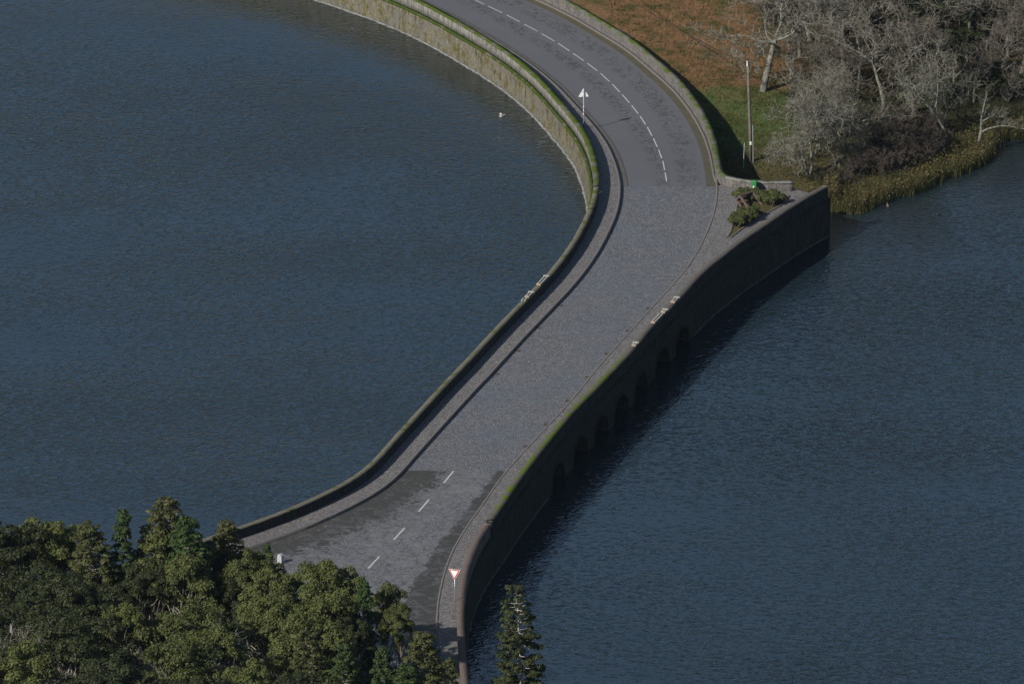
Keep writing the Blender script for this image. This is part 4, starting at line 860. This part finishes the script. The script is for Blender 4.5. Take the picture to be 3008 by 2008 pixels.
x, y, z = on_ground(2184, 493, mead_z); tag(MB().tube([(0, 0, -.1), (.02, 0, 1.0), (.06, 0, 2.05)], .02, 6).build('metal_rod', M['grey'], None, (x, y, z)), 'thin metal rod upright in the wall shadow beside the utility pole', 'rod')

# ------------------------------------------------------------------ kilometre stone
x, y, z = P3(824, 1653, .0); m = MB(); prof = [(-.19, 0), (-.19, .58), (-.17, .68), (-.10, .78), (0, .82), (.10, .78), (.17, .68), (.19, .58), (.19, 0)]
V = [(a, -.13, b) for a, b in prof] + [(a, .13, b) for a, b in prof]; n = len(prof); m.add(V, [tuple(range(n)), tuple(range(n, 2 * n))[::-1]] + [(i, n + i, n + (i + 1) % n, (i + 1) % n) for i in range(n)])
e = empty('milestone', (x, y, z - .12), R(-38), 'small white round-topped milestone at the edge of the asphalt behind the bright tree', 'milestone'); m.build('stone', M['mstone'], e); MB().box((0, 0, .10), (.50, .38, .14), None, .03).build('base', M['kerb'], e)

# ------------------------------------------------------------------ pale two-bar stones lying on the parapets
def rail(P, N, pa, pb, wid, ends, label, side):
    i = placed_along(P, pa, 1.0); j = placed_along(P, pb, 1.0); a = Vector((*P[i], 0)); b = Vector((*P[j], 0)); d = (b - a); L = max(d.length, .5)
    n_ = Vector((*N[i], 0)); c = (a + b) / 2 + n_ * side; z0 = float(zr(c.y)) + (ch if P is PO else 1.0); ang = math.atan2(d.y, d.x)
    e = empty('parapet_rail', (c.x, c.y, z0), ang, label, 'stone rail', 'pale stone rails on the parapets')
    for s in (-1, 1): MB().box((0, s * .11, .05), (L, .10, .10), None, .015).build('bar', M['pale'], e)
    for s in ends:
        MB().box((s * (L / 2 + .04), 0, .065), (.14, .46 if s > 0 else .34, .13), None, .02).build('end_block', M['pale' if s > 0 else 'rust'], e)
    return e
rail(PO, NC, (1592, 838), (1617, 812), .4, (1, -1), 'long pale two-bar rail on the left parapet, farther of the pair', .24)
rail(PO, NC, (1562, 872), (1574, 858), .4, (1, -1), 'short pale two-bar rail on the left parapet, nearer of the pair', .24)
rail(PO, NC, (1547, 880), (1553, 875), .3, (), 'small broken pale rail end at the foot of the pair on the left parapet', .24)
rail(EF, NE_, (1984, 886), (1992, 874), .4, (1, -1), 'short pale rail on the right parapet, farthest of the row', .21)
rail(EF, NE_, (1955, 918), (1960, 911), .4, (1, -1), 'stubby pale rail block on the right parapet, above the long bars', .21)
rail(EF, NE_, (1930, 950), (1950, 925), .4, (-1,), 'long pale two-bar rail on the right parapet', .21)
rail(EF, NE_, (1868, 1016), (1873, 1010), .4, (1, -1), 'stubby pale rail block on the right parapet, nearest, where the green moss begins', .21)

# ------------------------------------------------------------------ drain grates
dr = None
dp = [('R', c5([(1700, 700)])[0]), ('R', c5([(1500, 917)])[0]), ('R', c5([(1300, 1140)])[0]), ('R', c5([(1100, 1365)])[0]), ('R', c6([(895, 583)])[0]), ('R', c6([(690, 815)])[0]), ('R', c6([(485, 1043)])[0]),
      ('L', c5([(790, 665)])[0]), ('L', c5([(600, 882)])[0]), ('L', c5([(390, 1105)])[0]), ('L', c5([(180, 1328)])[0])]
rk = ['farthest', 'second farthest', 'third farthest', 'middle', 'third nearest', 'second nearest', 'nearest']; lk = ['farthest', 'second farthest', 'second nearest', 'nearest']
for i, (sd_, p) in enumerate(dp):
    g = atr([p], .01)[0]; K = KD if sd_ == 'R' else KC; j = int(np.argmin(np.linalg.norm(K - g, axis=1))); tdir = K[j + 1] - K[j]; nn = (ND if sd_ == 'R' else NC)[j]; c = K[j] + nn * (.20 if sd_ == 'R' else -.20)
    if dr is None:
        dr = empty('drain_grate'); MB().box((0, .16, .006), (.44, .05, .022)).box((0, -.16, .006), (.44, .05, .022)).box((.2, 0, .006), (.05, .28, .02)).box((-.2, 0, .006), (.05, .28, .02)).build('frame', M['iron'], dr)
        m = MB()
        for k_ in range(6): m.box((-.14 + k_ * .056, 0, .004), (.026, .27, .014))
        m.build('bars', M['iron'], dr); MB().box((0, 0, -.001), (.36, .27, .003)).build('pit_shade', M['black'], dr); e = dr  # flat black sheet under the bars stands for the shade inside the drain
    else:
        e = dr.copy(); COL.objects.link(e)
        for cc in list(dr.children): q_ = cc.copy(); COL.objects.link(q_); q_.parent = e
    e.location = (c[0], c[1], float(zr(c[1])) + .004); e.rotation_euler = (0, 0, math.atan2(tdir[1], tdir[0]))
    tag(e, f'small rusty drain grate in the gutter, {(rk[i] if sd_ == "R" else lk[i - 7])} along the {"right" if sd_ == "R" else "left"} kerb', 'drain', 'drain grates along the kerbs')

# ------------------------------------------------------------------ water birds
def bird(px, py, rz, mb, mh, label, L=.5, wings=False):
    g = at([(px, py)], .05)[0]; e = empty('water_bird', (float(g[0]), float(g[1]), 0), rz, label, 'bird', 'water birds')
    n = 12; st = [(-.5, .10, .015), (-.42, .11, .06), (-.28, .11, .15), (-.05, .10, .20), (.15, .10, .19), (.28, .13, .12), (.33, .22, .065), (.36, .30, .07), (.42, .35, .085), (.49, .345, .07), (.53, .335, .03), (.60, .325, .02), (.66, .32, .006)]
    V = []; F = []
    for (sx, sz, r_) in st:
        for k_ in range(n): a = 2 * math.pi * k_ / n; V.append((sx * L, math.cos(a) * r_ * L * (1.1 if sx < .3 else 1), (sz + math.sin(a) * r_ * .85) * L))
    for i in range(len(st) - 1):
        for k_ in range(n): j = (k_ + 1) % n; F.append((i * n + k_, i * n + j, i * n + n + j, i * n + n + k_))
    F += [tuple(range(n))[::-1], tuple(range(n * (len(st) - 1), n * len(st)))]; m = MB(); m.add(V, F); m.build('body', M[mb], e, smooth=True)
    if wings:
        for s in (-1, 1):
            m = MB(); V = [(.10, s * .15, .28), (-.20, s * .15, .26), (-.34, s * .48, .42), (-.12, s * .62, .50), (.10, s * .42, .44)]; V = [tuple(c * L for c in v) for v in V]
            V2 = [(a, b, c - .02 * L) for a, b, c in V]; m.add(V + V2, [(0, 1, 2, 3, 4), (9, 8, 7, 6, 5)] + [(i, (i + 1) % 5, 5 + (i + 1) % 5, 5 + i) for i in range(5)]); m.build('wing', M['duckw'], e)
    MB().box((.585 * L, 0, .325 * L), (.16 * L, .06 * L, .03 * L)).build('bill', M[mh], e)
bird(1474, 341, R(15), 'duckw', 'bill', 'white and brown bird flapping on the dark water left of the curving wall', .46, True)
bird(2608, 604, R(100), 'duckb', 'bill', 'brown duck swimming close to the reeds', .5)
bird(2759, 629, R(200), 'coot', 'bill', 'small black water bird farther out, right of the reeds', .36)

# ------------------------------------------------------------------ thin air between the viewpoint and the lake
hm = bpy.data.materials.new('haze_air'); hm.use_nodes = True; ht = hm.node_tree
for n_ in list(ht.nodes):
    if n_.type == 'BSDF_PRINCIPLED': ht.nodes.remove(n_)
pv = ht.nodes.new('ShaderNodeVolumePrincipled'); pv.inputs['Color'].default_value = (.62, .80, 1.0, 1); pv.inputs['Density'].default_value = 1.8e-5; pv.inputs['Anisotropy'].default_value = .2
ht.links.new(pv.outputs[0], [n_ for n_ in ht.nodes if n_.type == 'OUTPUT_MATERIAL'][0].inputs['Volume'])
hv = [(x, y, z) for z in (-4, 520) for x, y in ((-9500, -3500), (9500, -3500), (9500, 12500), (-9500, 12500))]
ho = obj('haze', mesh_np('haze', hv, [(0, 3, 2, 1), (4, 5, 6, 7), (0, 1, 5, 4), (1, 2, 6, 5), (2, 3, 7, 6), (3, 0, 4, 7)], hm)); tag(ho, 'thin pale haze over the lake', 'haze', kind='stuff')
